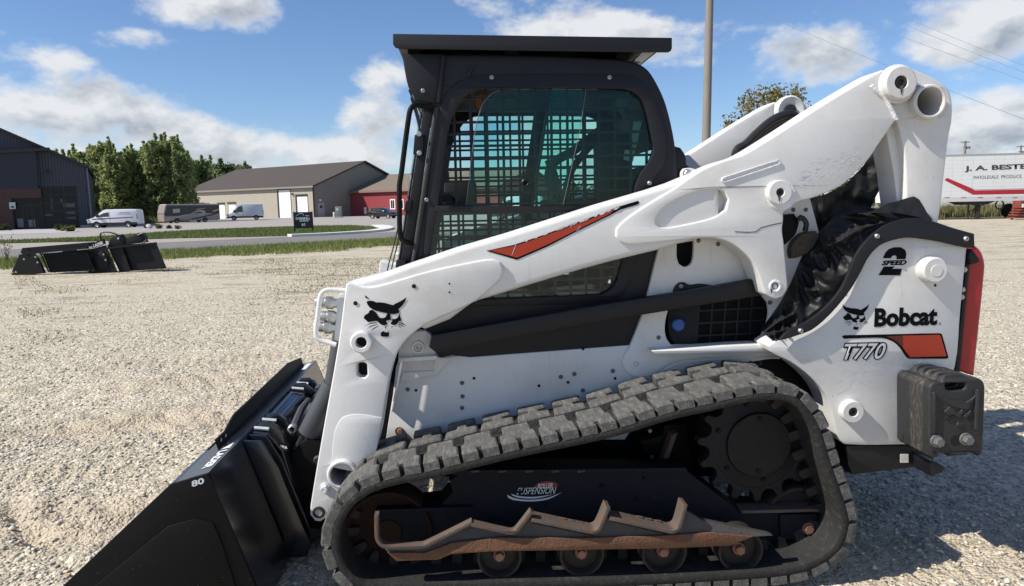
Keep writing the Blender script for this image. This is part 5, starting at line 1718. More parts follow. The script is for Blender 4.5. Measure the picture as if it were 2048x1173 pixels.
# big glazed bay
wn = sub('window', plate_me([hole], .12, .16), dglass, DB)
for k in range(1, 3):
    x = gw0[0] + (gw1[0] - gw0[0]) * k / 3
    sub('mullion', box_me(x - .06, x + .06, .04, .13, .05, gw1[1]), darktrim, wn)
for k in range(1, 5):
    z = .05 + (gw1[1] - .05) * k / 5
    sub('mullion', box_me(gw0[0], gw1[0], .04, .13, z - .05, z + .05), darktrim, wn)
for (a, b, c, d) in ((.62, .50, .30, .10), (.66, .34, .26, .08), (.64, .20, .28, .07), (.30, .44, .06, .3), (.56, .62, .05, .08), (.12, .3, .2, .05)):
    X0, Z0 = gw0[0] + (gw1[0] - gw0[0]) * a, gw1[1] * b
    sub('displayed_stock', box_me(X0, X0 + (gw1[0] - gw0[0]) * c, .10, .118, Z0, Z0 + gw1[1] * d), pmat('shop_stock', (.10, .105, .11), .6, var=.5, scale=3), wn)
lp_ = Wd(97, 347)
sub('wall_lamp', box_me(lp_[0] - .25, lp_[0] + .25, -.35, -.01, lp_[1] - .12, lp_[1] + .1), darktrim, DB)
sub('lamp_bracket', box_me(lp_[0] - .08, lp_[0] + .06, -.12, -.01, lp_[1] + .12, lp_[1] + .5), darktrim, DB)
sg = Wd(27, 412)
nt = sub('notice_board', box_me(sg[0] - .30, sg[0] + .30, -1.06, -1.0, sg[1] - .38, sg[1] + .38), pmat('notice_white', (.55, .57, .58), .5, var=.1), DB)
sub('notice_print', box_me(sg[0] - .14, sg[0] + .16, -1.075, -1.062, sg[1] - .28, sg[1] - .02), pmat('notice_green', (.02, .12, .06), .5), nt)
sub('downspout', box_me(xr + .02, xr + .14, -.2, -.05, .2, e1 - .1), pmat('grey_metal', (.16, .17, .18), .5), DB)

# tan metal building with brown roof
P1 = G(629, 435.2)
d1 = np.array([.84, -.543])
d1 /= np.linalg.norm(d1)
g1 = np.array([-d1[1], d1[0]])
TB = thing('warehouse', 'long tan metal warehouse with a brown roof and white doors across the road', 'building', (P1[0], P1[1], 0), math.atan2(d1[1], d1[0]))
Wt = lambda u, v: onwall(u, v, P1, d1)
Wg = lambda u, v: onwall(u, v, P1, g1)
ev = Wt(627, 372.5)[1]
xl = Wt(374, 420)[0]
rg = Wg(727, 325)
hw = rg[0]
sub('wall', plate_me([[(xl, 0), (0, 0), (0, ev), (xl, ev)]], 0, .2), tanw, TB)
shaded_gable = siding('shaded_tan_siding', (.225, .208, .175), .30)  # darker copy of the tan siding: the gable's shade is put into its colour
sub('gable_wall', xplate([[(.2, 0), (2 * hw, 0), (2 * hw, ev), (hw, rg[1] - .1), (.2, ev)]], -.2, 0), shaded_gable, TB)
sub('wall', plate_me([[(xl, 0), (0, 0), (0, ev), (xl, ev)]], 2 * hw - .2, 2 * hw), tanw, TB)
for sgn in (0, 1):
    y0, y1 = (-.6, hw) if sgn == 0 else (hw, 2 * hw + .6)
    z0, z1 = (ev - .25, rg[1]) if sgn == 0 else (rg[1], ev - .25)
    sub('roof', xplate([[(y0, z0), (y1, z1), (y1, z1 + .35), (y0, z0 + .35)]], xl - .6, .7), brroof, TB)
sub('fascia', plate_me([[(xl - .6, ev - .32), (.7, ev - .32), (.7, ev + .05), (xl - .6, ev + .05)]], -.66, -.6), pmat('gutter_tan', (.24, .21, .18), .6), TB)
sub('corner_trim', box_me(-.12, .06, -.07, .2, 0, ev), darktrim, TB)
for (u0, u1, v0, ns) in ((557, 580.5, 381, 6), (594, 615, 394, 4)):
    a, b = Wt(u0, v0), Wt(u1, v0)
    d_ = sub('overhead_door', plate_me([[(a[0], 0), (b[0], 0), (b[0], a[1]), (a[0], a[1])]], -.03, .0), whited, TB)
    sub('door_frame', plate_me([[(a[0] - .5, 0), (b[0] + .1, 0), (b[0] + .1, a[1] + .5), (a[0] - .5, a[1] + .5)], [(a[0], 0.02), (b[0], 0.02), (b[0], a[1]), (a[0], a[1])]], -.07, -.0), darktrim, TB)
    for k in range(1, ns):
        sub('door_seam', box_me(a[0], b[0], -.034, -.03, a[1] * k / ns - .03, a[1] * k / ns + .03), pmat('seam_grey', (.55, .55, .55), .6), d_)
for u0, u1, v0 in ((438, 449, 409), (458, 471, 408), (398, 408, 409), (410, 418, 410)):
    a, b = Wt(u0, v0), Wt(u1, v0)
    sub('side_door', plate_me([[(a[0], 0), (b[0], 0), (b[0], a[1]), (a[0], a[1])]], -.03, .0), whited, TB)
    sub('door_hood', box_me(a[0] - .4, b[0] + .1, -.25, 0, a[1], a[1] + .35), darktrim, TB)
a, b = Wg(635, 406), Wg(648, 406)
dd = sub('entry_door', xplate([[(a[0], 0), (b[0], 0), (b[0], a[1]), (a[0], a[1])]], .0, .05), pmat('grey_door', (.33, .33, .34), .5), TB)
sub('door_window', xplate([[(a[0] + .6, a[1] - 1.1), (b[0] - .6, a[1] - 1.1), (b[0] - .6, a[1] - .6), (a[0] + .6, a[1] - .6)]], .05, .07), dglass, dd)
a = Wg(639, 401)
sub('wall_lamp', box_me(.0, .3, a[0] - .2, a[0] + .25, a[1] - .15, a[1] + .2), whited, TB)
a = Wt(586, 388)
sub('wall_lamp', box_me(a[0] - .15, a[0] + .15, -.4, 0, a[1] - .25, a[1] + .1), darktrim, TB)
# red building joined to the warehouse gable
ra_ = Wg(702, 434)[0]
RBx = P1[:2] + g1 * ra_
RD = thing('red_building', 'low red metal building with a tan shingle roof beside the warehouse', 'building', (RBx[0], RBx[1], 0), math.atan2(d1[1], d1[0]))
Wr = lambda u, v: onwall(u, v, RBx, d1)
re_ = Wr(703, 383)[1]
rr_ = Wg(770, 352)
hd = rr_[0] - ra_
sub('wall', plate_me([[(.1, 0), (40, 0), (40, re_), (.1, re_)]], 0, .2), redw, RD)
sub('end_wall', xplate([[(.2, 0), (2 * hd, 0), (2 * hd, re_), (hd, rr_[1]), (.2, re_)]], 39.8, 40), redw, RD)
for sgn in (0, 1):
    y0, y1 = (-.6, hd) if sgn == 0 else (hd, 2 * hd + .6)
    z0, z1 = (re_ - .25, rr_[1]) if sgn == 0 else (rr_[1], re_ - .25)
    sub('roof', xplate([[(y0, z0), (y1, z1), (y1, z1 + .25), (y0, z0 + .25)]], .15, 40.6), tnroof, RD)
sub('fascia', plate_me([[(.1, re_ - .45), (40, re_ - .45), (40, re_ - .05), (.1, re_ - .05)]], -.66, -.6), pmat('fascia_rose', (.24, .13, .12), .6), RD)
a, b = Wr(780, 399), Wr(791, 419)
wn = sub('window', plate_me([[(a[0], b[1]), (b[0], b[1]), (b[0], a[1]), (a[0], a[1])]], -.06, .0), whited, RD)
for k in (0, 1):
    xa = a[0] + (b[0] - a[0]) * (.16 + .37 * k)
    sub('pane', box_me(xa, xa + (b[0] - a[0]) * .31, -.075, -.06, b[1] + .22, a[1] - .22), dglass, wn)
a, b = Wr(796, 399), Wr(808, 419)
wn = sub('window', plate_me([[(a[0], b[1]), (b[0], b[1]), (b[0], a[1]), (a[0], a[1])]], -.06, .0), whited, RD)
sub('pane', box_me(a[0] + .2, b[0] - .2, -.075, -.06, b[1] + .22, a[1] - .22), dglass, wn)
a = Wr(731, 415)
mt = sub('utility_meter', box_me(a[0] - .2, a[0] + .25, -.3, 0, .4, a[1]), whited, RD)
sub('vent_pipe', box_me(Wr(790, 360)[0], Wr(790, 360)[0] + .2, 5.0, 5.2, re_ + 1, re_ + 3.2), whited, RD)
# dark shed roof peeking behind
q = AT(790, 352, 190)
SH = thing('metal_shed', 'dark shed roof peeking out behind the warehouse gable', 'building', (q[0] + 6, q[1], 0), math.atan2(d1[1], d1[0]))
sub('roof', xplate([[(-8, q[2] - 3), (0, q[2] + .5), (8, q[2] - 3), (8, q[2] - 3.4), (0, q[2]), (-8, q[2] - 3.4)]], -10, 20), darktrim, SH)
sub('wall', box_me(-10, 20, -7, 7, 0, q[2] - 2.6), slate, SH)
# electrical cabinet
q = G(677, 436.5)
EC = thing('electrical_cabinet', 'grey green electrical cabinet standing before the warehouse gable', 'cabinet', (q[0], q[1], 0), math.atan2(g1[1], g1[0]) - .9)
k = 147 / F
sub('body', box_me(-.55, .6, 0, .9, .25, 2.1, .04), pmat('cabinet_green', (.20, .23, .20), .6), EC)
sub('base', box_me(-.6, .65, -.05, .95, 0, .27), pmat('pad_concrete', (.4, .39, .37), .9), EC)
sub('vent_tank', box_me(-1.0, -.66, .1, .45, 0, 1.1, .1), whited, EC)
sub('notice', box_me(-.3, .0, -.012, 0, 1.4, 1.75), whited, EC)

# ------------------------------------------------------------------ sign on the island
q0, q1 = G(590, 467), G(626, 466)
sd = (q1 - q0)[:2]
sw = np.linalg.norm(sd)
SG = thing('roadside_sign', 'small black business sign on two posts in the grass island', 'sign', tuple(q0), math.atan2(sd[1], sd[0]))
zs = lambda v: onwall(606, v, q0, sd / sw)[1]
zt, zb = zs(424.5), zs(457)
blk = pmat('sign_black', (.012, .012, .013), .5)
sub('board', box_me(0, sw, -.03, .03, zb, zt), blk, SG)
for x in (0, sw):
    sub('post', box_me(x - .05, x + .05, -.06, .06, 0, zt + .03), blk, SG)
S = lambda u, v: ((u - 586.4) / 37 * sw, zs(v))
def spoly(name, pts):
    return sub(name, flat_me([[[S(580 + a / 21.33, 415 + b / 21.33) for a, b in pts]]], -.034), MT['whiteprint'], SG)


spoly('car_outline', [(200, 370), (290, 310), (380, 255), (500, 245), (580, 345), (560, 358), (490, 270), (390, 280), (300, 330), (210, 388)])
spoly('car_outline', [(620, 350), (720, 345), (780, 365), (820, 400), (760, 385), (640, 372)])
for i, (a, b) in enumerate(((195, 300), (315, 425), (437, 500), (512, 620), (635, 740))):
    spoly('lettering', [(a, 430), (b, 425), (b, 530), (a + 10, 535)])
for a, b in ((355, 470), (490, 640), (660, 760)):
    spoly('lettering', [(a, 555), (b, 555), (b, 605), (a, 605)])
spoly('lettering', [(760, 470), (830, 465), (800, 550), (770, 560)])
txt_c = np.array([S(600.9, 452.5)[0], -.034, S(600.9, 452.5)[1]])
sub('house_number', text_me('61', txt_c, np.array([S(608.2, 452.5)[0] - S(600.9, 452.5)[0], 0, 0]), np.array([0, 0, zs(446.5) - zs(452.5)]), bold=.05), MT['whiteprint'], SG)

# ------------------------------------------------------------------ vehicles
vwhite = pmat('van_white', (.72, .73, .75), .3, var=.04, coat=.4)
vglass = pmat('vehicle_glass', (.02, .024, .03), .05, var=.1, spec=.8)
vblack = pmat('vehicle_plastic', (.018, .018, .019), .6)
tyre = pmat('tyre_rubber', (.02, .02, .02), .85)
rim = pmat('wheel_rim', (.42, .42, .43), .4, metal=.5)
lampm = pmat('lamp_glass', (.5, .5, .5), .1)
redl = pmat('tail_lamp_red', (.35, .01, .01), .2)


def vwheel(parent, x, y, r, side):
    V, Fc = lathe_vf([(0, 0), (r * .55, 0), (r * .60, -.02), (r * .95, -.02), (r, .02), (r, .2)], 0, 0, 20)
    f = 1 if side < 0 else -1
    wl = sub('wheel', mesh('w', [(x + a, y + b * f, r + c) for a, b, c in V], Fc if f > 0 else [q[::-1] for q in Fc]), tyre, parent)
    V, Fc = lathe_vf([(0, -.012), (r * .15, -.02), (r * .5, -.006), (r * .57, -.024)], 0, 0, 16)
    sub('rim', mesh('w', [(x + a, y + b * f, r + c) for a, b, c in V], Fc if f > 0 else [q[::-1] for q in Fc]), rim, wl)


def make_van(name, label, loc, rz, length, height, scale=1.0, group=None, stripe=False):
    """panel van, nose towards -x"""
    T = thing(name, label, 'van', loc, rz, group)
    Ln, H, w_ = length, height, 2.0
    hood = 1.15
    body = [(0.06, .45), (0, .75), (.06, 1.02), (.75, 1.25), (1.75, H - .12), (2.15, H), (Ln - .3, H - .02), (Ln - .08, H - .15), (Ln, .9), (Ln - .02, .42), (Ln - .9, .38), (1.6, .38)]
    sub('body', mesh('b', *plate_vf([sm(body, 3, 45)], -w_ / 2, w_ / 2, .10, 2, both=True)), vwhite, T)
    for s in (-1, 1):
        y = s * (w_ / 2 + .004)
        f = lambda pts: plate_me([pts], y, y - s * .03)
        sub('side_window', f([(1.02, 1.27), (1.88, H - .40), (2.42, H - .32), (2.45, 1.30)]), vglass, T)
        sub('sill_trim', f([(.1, .36), (Ln - .1, .36), (Ln - .1, .62), (.06, .62)]), vblack, T)
        sub('door_seam', f([(2.50, .5), (2.53, .5), (2.53, H - .25), (2.50, H - .25)]), vblack, T)
        for x in (1.02, Ln - 1.18):
            arch = [(x + .44 * math.cos(a), .36 + .44 * math.sin(a)) for a in np.linspace(0, math.pi, 14)]
            sub('wheel_arch', f(arch), vblack, T)
            vwheel(T, x, s * (w_ / 2 - .01), .345, s)
        sub('tail_lamp', f([(Ln - .14, 1.0), (Ln - .03, 1.0), (Ln - .06, 1.55), (Ln - .15, 1.55)]), redl, T)
        sub('mirror', box_me(1.05, 1.3, y, y + s * .18, 1.28, 1.62, .03), vblack, T)
        if stripe:
            sub('stripe', f([(.55, 1.02), (Ln - .5, 1.18), (Ln - .5, 1.24), (.55, 1.10)]), redl, T)
            sub('stripe', f([(.55, .96), (Ln - .5, 1.12), (Ln - .5, 1.17), (.55, 1.01)]), pmat('stripe_blue', (.03, .05, .16), .4), T)
            for a, b, z in ((3.4, 4.9, H - .58), (3.6, 4.7, H - .42)):
                sub('lettering', f([(a, z), (b, z), (b, z + .06), (a, z + .06)]), pmat('print_navy', (.10, .13, .24), .5), T)
    sub('windscreen', mesh('w', [(.80, -.86, 1.31), (.80, .86, 1.31), (1.70, .78, H - .14), (1.70, -.78, H - .14), (.82, -.86, 1.27), (.82, .86, 1.27)], [(3, 2, 1, 0)], False), vglass, T)
    sub('bumper', box_me(-.05, .2, -.92, .92, .34, .62, .05), vblack, T)
    sub('grille', box_me(-.03, .05, -.6, .6, .68, .88, .02), vblack, T)
    for s in (-1, 1):
        sub('headlamp', box_me(-.02, .25, s * .93 - .12, s * .93 + .08, .82, 1.04, .03), lampm, T)
    T.scale = (scale,) * 3
    return T


q = G(183, 457)
k = ((q - EYE) @ fw) / F
q2 = G(279, 456)
dv = (q2 - q)[:2]
make_van('cargo_van', 'white low roof cargo van with red and blue stripe beside the dark building', tuple(q), .12, 5.6, 2.12, 96 * k / 5.6, stripe=True)
q, q2 = G(455, 441.5), G(524, 439)
dv = (q2 - q)[:2]
dv = dv / np.linalg.norm(dv)
make_van('cargo_van', 'white high roof cargo van with black bumper parked before the tan warehouse', tuple(q), .30, 5.6, 2.62, 1.12)
q, q2 = G(985, 440), G(1075, 440)
make_van('cargo_van', 'white cargo van seen dimly through the left half of the loader cab', tuple(q), -.15, 5.6, 2.5, 1.05)
q = G(1078, 438)
make_van('cargo_van', 'white cargo van seen dimly through the right half of the loader cab', tuple(q), .1, 5.6, 2.4, 1.0)

# motorhome
q, q2 = G(322, 447.5), G(434, 444)
dv = (q2 - q)[:2]
Lm = np.linalg.norm(dv)
MH = thing('motorhome', 'brown and silver motorhome with swirling graphics parked by the poplars', 'motorhome', tuple(q), math.atan2(dv[1], dv[0]))
hm = 37 / F * ((q - EYE) @ fw)
silver_ = pmat('silver_gelcoat', (.30, .27, .245), .3, var=.06)
brown_ = pmat('dark_brown_gelcoat', (.028, .023, .022), .3)
beige_ = pmat('beige_gelcoat', (.40, .34, .28), .3)
body = [(.05, .30), (0, .9), (.06, hm * .62), (.35, hm - .08), (.6, hm), (Lm - .1, hm), (Lm, hm - .1), (Lm, .40), (Lm - .4, .30)]
sub('body', mesh('b', *plate_vf([body], -1.2, 1.2, .08, 2, both=True)), silver_, MH)
mf = lambda pts, o=.0: plate_me([sm(pts, 4, 50)], -1.204 - o, -1.19)
sub('upper_band', mf([(.55, hm - .15), (Lm - .05, hm - .15), (Lm - .05, hm * .45), (Lm * .60, hm * .52), (Lm * .4, hm * .40), (.2, hm * .38), (.12, hm * .52), (.3, hm * .62)]), brown_, MH)
sub('swirl', mf([(Lm * .40, hm * .36), (Lm * .55, hm * .62), (Lm * .68, hm * .68), (Lm * .74, hm * .58), (Lm * .70, hm * .42), (Lm * .60, hm * .34), (Lm * .66, hm * .46), (Lm * .68, hm * .56), (Lm * .62, hm * .60), (Lm * .52, hm * .52)], .006), beige_, MH)
sub('swirl', mf([(.2, hm * .22), (Lm * .35, hm * .44), (Lm * .55, hm * .50), (Lm * .36, hm * .38), (.3, hm * .16)], .004), beige_, MH)
sub('swirl', mf([(Lm * .45, hm * .22), (Lm * .8, hm * .42), (Lm - .1, hm * .56), (Lm - .1, hm * .48), (Lm * .8, hm * .34), (Lm * .5, hm * .18)], .006), brown_, MH)
sub('swirl', mf([(Lm * .55, hm * .74), (Lm * .75, hm * .80), (Lm * .72, hm * .76), (Lm * .6, hm * .70)], .006), silver_, MH)
sub('swirl', mf([(Lm * .86, hm * .62), (Lm - .12, hm * .74), (Lm - .12, hm * .66), (Lm * .88, hm * .56)], .006), beige_, MH)
sub('side_window', plate_me([[(Lm * .16, hm * .55), (Lm * .28, hm * .57), (Lm * .28, hm * .78), (Lm * .16, hm * .76)]], -1.215, -1.2), pmat('reflecting_glass', (.35, .36, .35), .1), MH)
sub('windscreen', mesh('w', [(.02, -1.1, hm * .50), (.02, 1.1, hm * .50), (.30, 1.1, hm * .86), (.30, -1.1, hm * .86)], [(3, 2, 1, 0)], False), vglass, MH)
sub('roof_rail', box_me(.5, Lm - .2, -1.15, 1.15, hm, hm + .06), whited, MH)
sub('roof_unit', box_me(Lm * .55, Lm * .66, -.4, .4, hm, hm + .22, .05), vblack, MH)
for x in (Lm * .22, Lm * .72):
    sub('wheel_arch', plate_me([[(x + .45 * math.cos(a), .32 + .45 * math.sin(a)) for a in np.linspace(0, math.pi, 14)]], -1.212, -1.19), vblack, MH)
    vwheel(MH, x, -1.19, .36, -1)
    vwheel(MH, x, 1.19, .36, 1)

# dark suv
q = G(741, 438)
SU = thing('parked_suv', 'black sport utility car parked in front of the red building', 'car', tuple(q), -.35)
vb = pmat('car_black', (.012, .012, .014), .2, coat=.6)
prof_ = [(.05, .45), (0, .85), (.10, 1.15), (.45, 1.62), (.8, 1.72), (2.2, 1.74), (2.7, 1.62), (3.5, 1.15), (4.45, 1.0), (4.7, .8), (4.72, .5), (4.4, .32), (.4, .32)]
sub('body', mesh('b', *plate_vf([sm(prof_, 3, 50)], -.95, .95, .12, 2, both=True)), vb, SU)
for s in (-1, 1):
    y = s * .955
    sub('side_window', plate_me([[(.55, 1.2), (.75, 1.58), (1.6, 1.62), (1.6, 1.2)]], y, y - s * .02), vglass, SU)
    sub('side_window', plate_me([[(1.68, 1.2), (1.68, 1.62), (2.3, 1.6), (3.1, 1.2)]], y, y - s * .02), vglass, SU)
    sub('mirror', box_me(2.9, 3.1, y, y + s * .16, 1.15, 1.3, .03), whited, SU)
    sub('tail_lamp', box_me(0, .2, s * .8 - .12, s * .8 + .12, .95, 1.2, .02), redl, SU)
    for x in (.9, 3.75):
        sub('wheel_arch', plate_me([[(x + .42 * math.cos(a), .34 + .42 * math.sin(a)) for a in np.linspace(0, math.pi, 14)]], y + s * .003, y - s * .02), vblack, SU)
        vwheel(SU, x, s * .955, .35, s)
sub('rear_window', mesh('w', [(.07, -.7, 1.18), (.07, .7, 1.18), (.40, .62, 1.6), (.40, -.62, 1.6)], [(3, 2, 1, 0)], False), vglass, SU)
sub('number_plate', box_me(-.03, .0, -.28, .28, .8, .98), pmat('plate_teal', (.25, .5, .48), .5), SU)
sub('bumper', box_me(-.06, .1, -.9, .9, .42, .62, .04), vblack, SU)
SU.scale = (.98,) * 3

# ------------------------------------------------------------------ semi trailer at the right
TP = G(1880, 440.5)
td = np.array([1.0, -.10])
td /= np.linalg.norm(td)
TR = thing('semi_trailer', 'white box trailer with red stripe and faded black lettering at the right', 'trailer', (TP[0], TP[1], 0), math.atan2(td[1], td[0]))
Wq = lambda u, v: onwall(u, v, TP, td)
zb, zt = Wq(1960, 402.5)[1], Wq(1960, 309)[1]
x0, x1 = Wq(1780, 400)[0], 9.0
twhite = pmat('trailer_white', (.66, .67, .66), .45, var=.06, scale=1.5, col2=(.50, .49, .46), lo=.6, hi=.85, stretch=(.3, 1, 3))
tm = bpy.data.materials.new('riveted_panel')
tm.use_nodes = True
t = NT(tm.node_tree)
tc = t.n('ShaderNodeTexCoord').outputs['Object']
s3 = t.n('ShaderNodeSeparateXYZ', {0: tc})
hz = t.ss(t.m('ABSOLUTE', t.m('SUBTRACT', t.m('FRACT', t.m('MULTIPLY', s3.outputs[2], 3.9)), .5)), .055, .0)
nz_ = t.n('ShaderNodeTexNoise', {'Vector': tc, 'Scale': 1.3, 'Detail': 5.0}).outputs[0]
col = t.mix(t.m('MULTIPLY', hz, t.m('MULTIPLY', nz_, .9)), (.68, .69, .68), (.30, .31, .30))
b = t.n('ShaderNodeBsdfPrincipled', {'Base Color': col, 'Roughness': .45})
t.n('ShaderNodeOutputMaterial', {'Surface': b})
sub('body', box_me(x0, x1, .012, 2.5, zb, zt), twhite, TR)
pw = .66
x = x0
while x < x1 - .1:
    sub('panel', box_me(x + .006, min(x + pw, x1) - .006, 0, .02, zb + .28, zt - .06), tm, TR)
    x += pw
sub('top_rail', box_me(x0, x1, -.02, .05, zt - .06, zt + .03), pmat('rail_grey', (.35, .35, .35), .5), TR)
sub('side_rail', box_me(x0, x1, -.03, .04, zb - .02, zb + .26), pmat('rail_white', (.55, .55, .54), .5), TR)
rs = pmat('stripe_red', (.38, .015, .03), .5, var=.2, scale=2)
def tpoly(name, pts, y, m):
    return sub(name, flat_me([[[Wq(u, v) for u, v in pts]]], y), m, TR)


tpoly('stripe', [(1889, 361), (1896, 358.5), (1950, 381.5), (2090, 378.5), (2090, 387.5), (1946, 390)], -.006, rs)
tpoly('stripe_edge', [(1889, 358.5), (1895, 356.5), (1950, 379.8), (2090, 376.6), (2090, 377.4), (1949.5, 380.6)], -.005, rs)
for u in (1894, 1927, 1960, 1997, 2030):
    tpoly('marker', [(u - 5, 395.3), (u + 5, 394.9), (u + 5, 396.4), (u - 5, 396.8)], -.034, rs)
def ttext(s, bl, br, tl, bold, name):
    a, b_, c = (np.array([Wq(*q)[0], -.007, Wq(*q)[1]]) for q in (bl, br, tl))
    sub(name, text_me(s, a, b_ - a, c - a, bold=bold), pmat('faded_black', (.045, .045, .045), .6, var=.3, scale=6, col2=(.45, .45, .44), lo=.60, hi=.66), TR)


ttext('J. A. BESTE', (1929, 345.5), (2053, 341), (1929, 332.5), .04, 'lettering')
ttext('WHOLESALE  PRODUCE', (1946, 358.5), (2043, 356), (1946, 352.5), .0, 'lettering')
rustd = pmat('dark_frame', (.028, .024, .022), .7)
gl_ = Wq(1960, 440)[0]
gear_ = sub('landing_gear', box_me(gl_ - .12, gl_ + .12, .25, .5, .05, zb), rustd, TR)
sub('foot', box_me(gl_ - .28, gl_ + .28, .15, .6, 0, .07), rustd, gear_)
sub('gear_plate', plate_me([[(gl_ - 1.2, zb), (gl_ + 1.1, zb), (gl_ + .5, zb - .25), (gl_ - .6, zb - .25)]], .2, 2.2), rustd, TR)
for dx in (-.62, ):
    sub('leg', box_me(gl_ + dx - .04, gl_ + dx + .04, .3, .38, .0, zb), rustd, gear_)
for a, b_ in (((gl_ - .6, .5), (gl_ + .1, zb - .3)), ((gl_ - .6, zb - .2), (gl_, .9)), ((gl_ + .1, .9), (gl_ + .9, zb - .05))):
    sub('brace', tube_me([(a[0], .3, a[1]), (b_[0], .3, b_[1])], .03, 6), rustd, gear_)
r0 = Wq(2003, 416)
ring_ = [(r0[0] + (.26 + .0) * math.cos(a), .25, r0[1] + .2 + .30 * math.sin(a)) for a in np.linspace(0, 6.283, 17)[:-1]]
sub('hose_loop', tube_me(ring_, .05, 6, True), rustd, TR)
for x in (5.6, 7.0):
    vwheel(TR, x, .15, .5, -1)
    vwheel(TR, x, 2.35, .5, 1)
# red-brown field implement beside it
q = G(2030, 439)
IM = thing('field_implement', 'rusty red field implement standing beside the trailer at the frame edge', 'implement', tuple(q), 0)
k = ((q - EYE) @ fw) / F
ru_ = pmat('implement_red', (.16, .035, .022), .8, var=.4, scale=4)
sub('housing', box_me(-16 * k, 30 * k, -1.2, -.4, 8 * k, 37 * k, .05), ru_, IM)
for i in range(5):
    sub('step', box_me((-30 + i * 3) * k, 0, -1.5, -.6, (3 + i * 5) * k, (6 + i * 5) * k), ru_, IM)
sub('drawbar', tube_me([(-28 * k, -1, 1 * k), (-6 * k, -1, 26 * k)], .06, 6), rustd, IM)
sub('tyre', box_me(0, 30 * k, -1.6, -1.1, 0, 8 * k, .1), tyre, IM)
sub('white_panel', box_me(-20 * k, 2 * k, -1.55, -1.5, 24 * k, 31 * k), twhite, IM)

# ------------------------------------------------------------------ trees
leaf_g = colmat('poplar_leaf', .6, .48)
bark = pmat('grey_bark', (.14, .125, .105), .9, var=.3, scale=3, bump=.6, bscale=8)


def leaves(centers, rad, per, size, ca, cb, seed, flat=.0):
    g = np.random.default_rng(seed)
    c = np.repeat(np.array(centers), per, 0)
    r = np.repeat(np.array(rad), per)
    n = len(c)
    d = g.normal(size=(n, 3))
    d /= np.linalg.norm(d, axis=1)[:, None]
    rr = r * g.random(n) ** .45
    p = c + d * rr[:, None] * np.array([1, 1, 1.15])
    a = g.normal(size=(n, 3))
    a /= np.linalg.norm(a, axis=1)[:, None]
    b = np.cross(a, g.normal(size=(n, 3)))
    b /= np.linalg.norm(b, axis=1)[:, None]
    s = size * (.6 + .8 * g.random(n))[:, None]
    V = np.stack([p - a * s, p - b * s * .55, p + a * s, p + b * s * .55], 1).reshape(-1, 3)
    Fa = np.arange(n * 4).reshape(-1, 4)
    tone = np.repeat(g.random(len(centers)), per)[:, None] * .6 + g.random((n, 1)) * .4
    col = (np.array([ca]) * (1 - tone) + np.array([cb]) * tone) * (.75 + .5 * g.random((n, 1)))
    return V, Fa, np.repeat(col, 4, 0)


def make_tree(name, label, loc, H, W, ncl, per, size, ca, cb, seed, group, low=.12, cat='tree', shape='column'):
    g = np.random.default_rng(seed)
    T = thing(name, label, cat, loc, 0, group)
    lean = g.normal(0, .02, 2)
    tr = [(lean[0] * H * t * t + .12 * math.sin(t * 5 + seed), lean[1] * H * t * t, H * .92 * t) for t in np.linspace(0, 1, 9)]
    r0 = .016 * H
    parts = [tube_vf(tr, [r0 * (1 - .88 * t) for t in np.linspace(0, 1, 9)], 7)]
    cen, rad = [], []
    if shape == 'column':
        for k in range(9):              # upright leaders give the ragged top
            a, q, hh = g.random() * 6.283, W * .75 * g.random() ** .5, H * (.80 + .2 * g.random())
            for j in range(9):
                z = hh - j * .035 * H
                cen.append((q * math.cos(a), q * math.sin(a), z))
                rad.append(W * (.07 + .022 * j))
    for k in range(ncl):
        t = low + ((.9 if shape == 'column' else 1) - low) * (g.random() ** .85)
        if shape == 'column':
            w_ = W * (.8 if t < .5 else .8 * math.sqrt(max(.02, 1 - ((t - .5) / .52) ** 2)))
        else:
            w_ = W * math.sqrt(max(.03, 1 - ((t - .62) / .42) ** 2))
        a = g.random() * 6.283
        q = w_ * g.random() ** .5
        cx_, cy_ = tr[int(t * 8)][0] + q * math.cos(a), q * math.sin(a)
        z = H * t
        cen.append((cx_, cy_, z))
        rad.append(W * (.10 + .16 * g.random() if shape == 'column' else .14 + .14 * g.random()) * (1 if t < .85 else .75))
        if k % 3 == 0:
            tb = max(.1, t - .18)
            p0 = tr[int(tb * 8)]
            parts.append(tube_vf([(p0[0], p0[1], H * tb), (p0[0] * .5 + cx_ * .5, cy_ * .5, H * (tb + t) / 2 - .1), (cx_, cy_, z)], [r0 * .35, r0 * .22, r0 * .08], 5))
    link('trunk', mesh('t', *join_vf(parts)), bark, T)
    link('crown', fastmesh(*leaves(cen, rad, per, size, ca, cb, seed + 1)), leaf_g, T)
    return T


def tree_at(u, vtop, depth, **k):
    p = AT(u, HZ(u), depth)
    top = AT(u, vtop, depth)
    return make_tree(loc=(float(p[0]), float(p[1]), 0.0), H=float(top[2]), **k)


GA, GB = (.17, .235, .075), (.38, .41, .17)
pop = [(148, 303, 122), (176, 292, 128), (212, 277, 124), (236, 296, 119), (262, 300, 130), (286, 288, 122), (306, 296, 128), (322, 268, 121), (346, 270, 124), (366, 294, 122), (388, 311, 196), (406, 312, 200), (424, 322, 206), (446, 320, 198), (468, 325, 206), (488, 322, 200)]
ordn = ['first', 'second', 'third', 'fourth', 'fifth', 'sixth', 'seventh', 'eighth', 'ninth', 'tenth', 'eleventh', 'twelfth', 'thirteenth', 'fourteenth', 'fifteenth', 'sixteenth']
for i, (u, v, d) in enumerate(pop):
    dark = i >= 11
    tree_at(u, v, d, name='poplar_tree', label='%s poplar from the left in the row behind the vans' % ordn[i], W=3.0 if not dark else 4.4, ncl=300, per=24, size=.25 if not dark else .36,
            ca=(.13, .185, .075) if dark else GA, cb=(.26, .31, .145) if dark else GB, seed=100 + i, group='poplars behind the vans', low=.06)
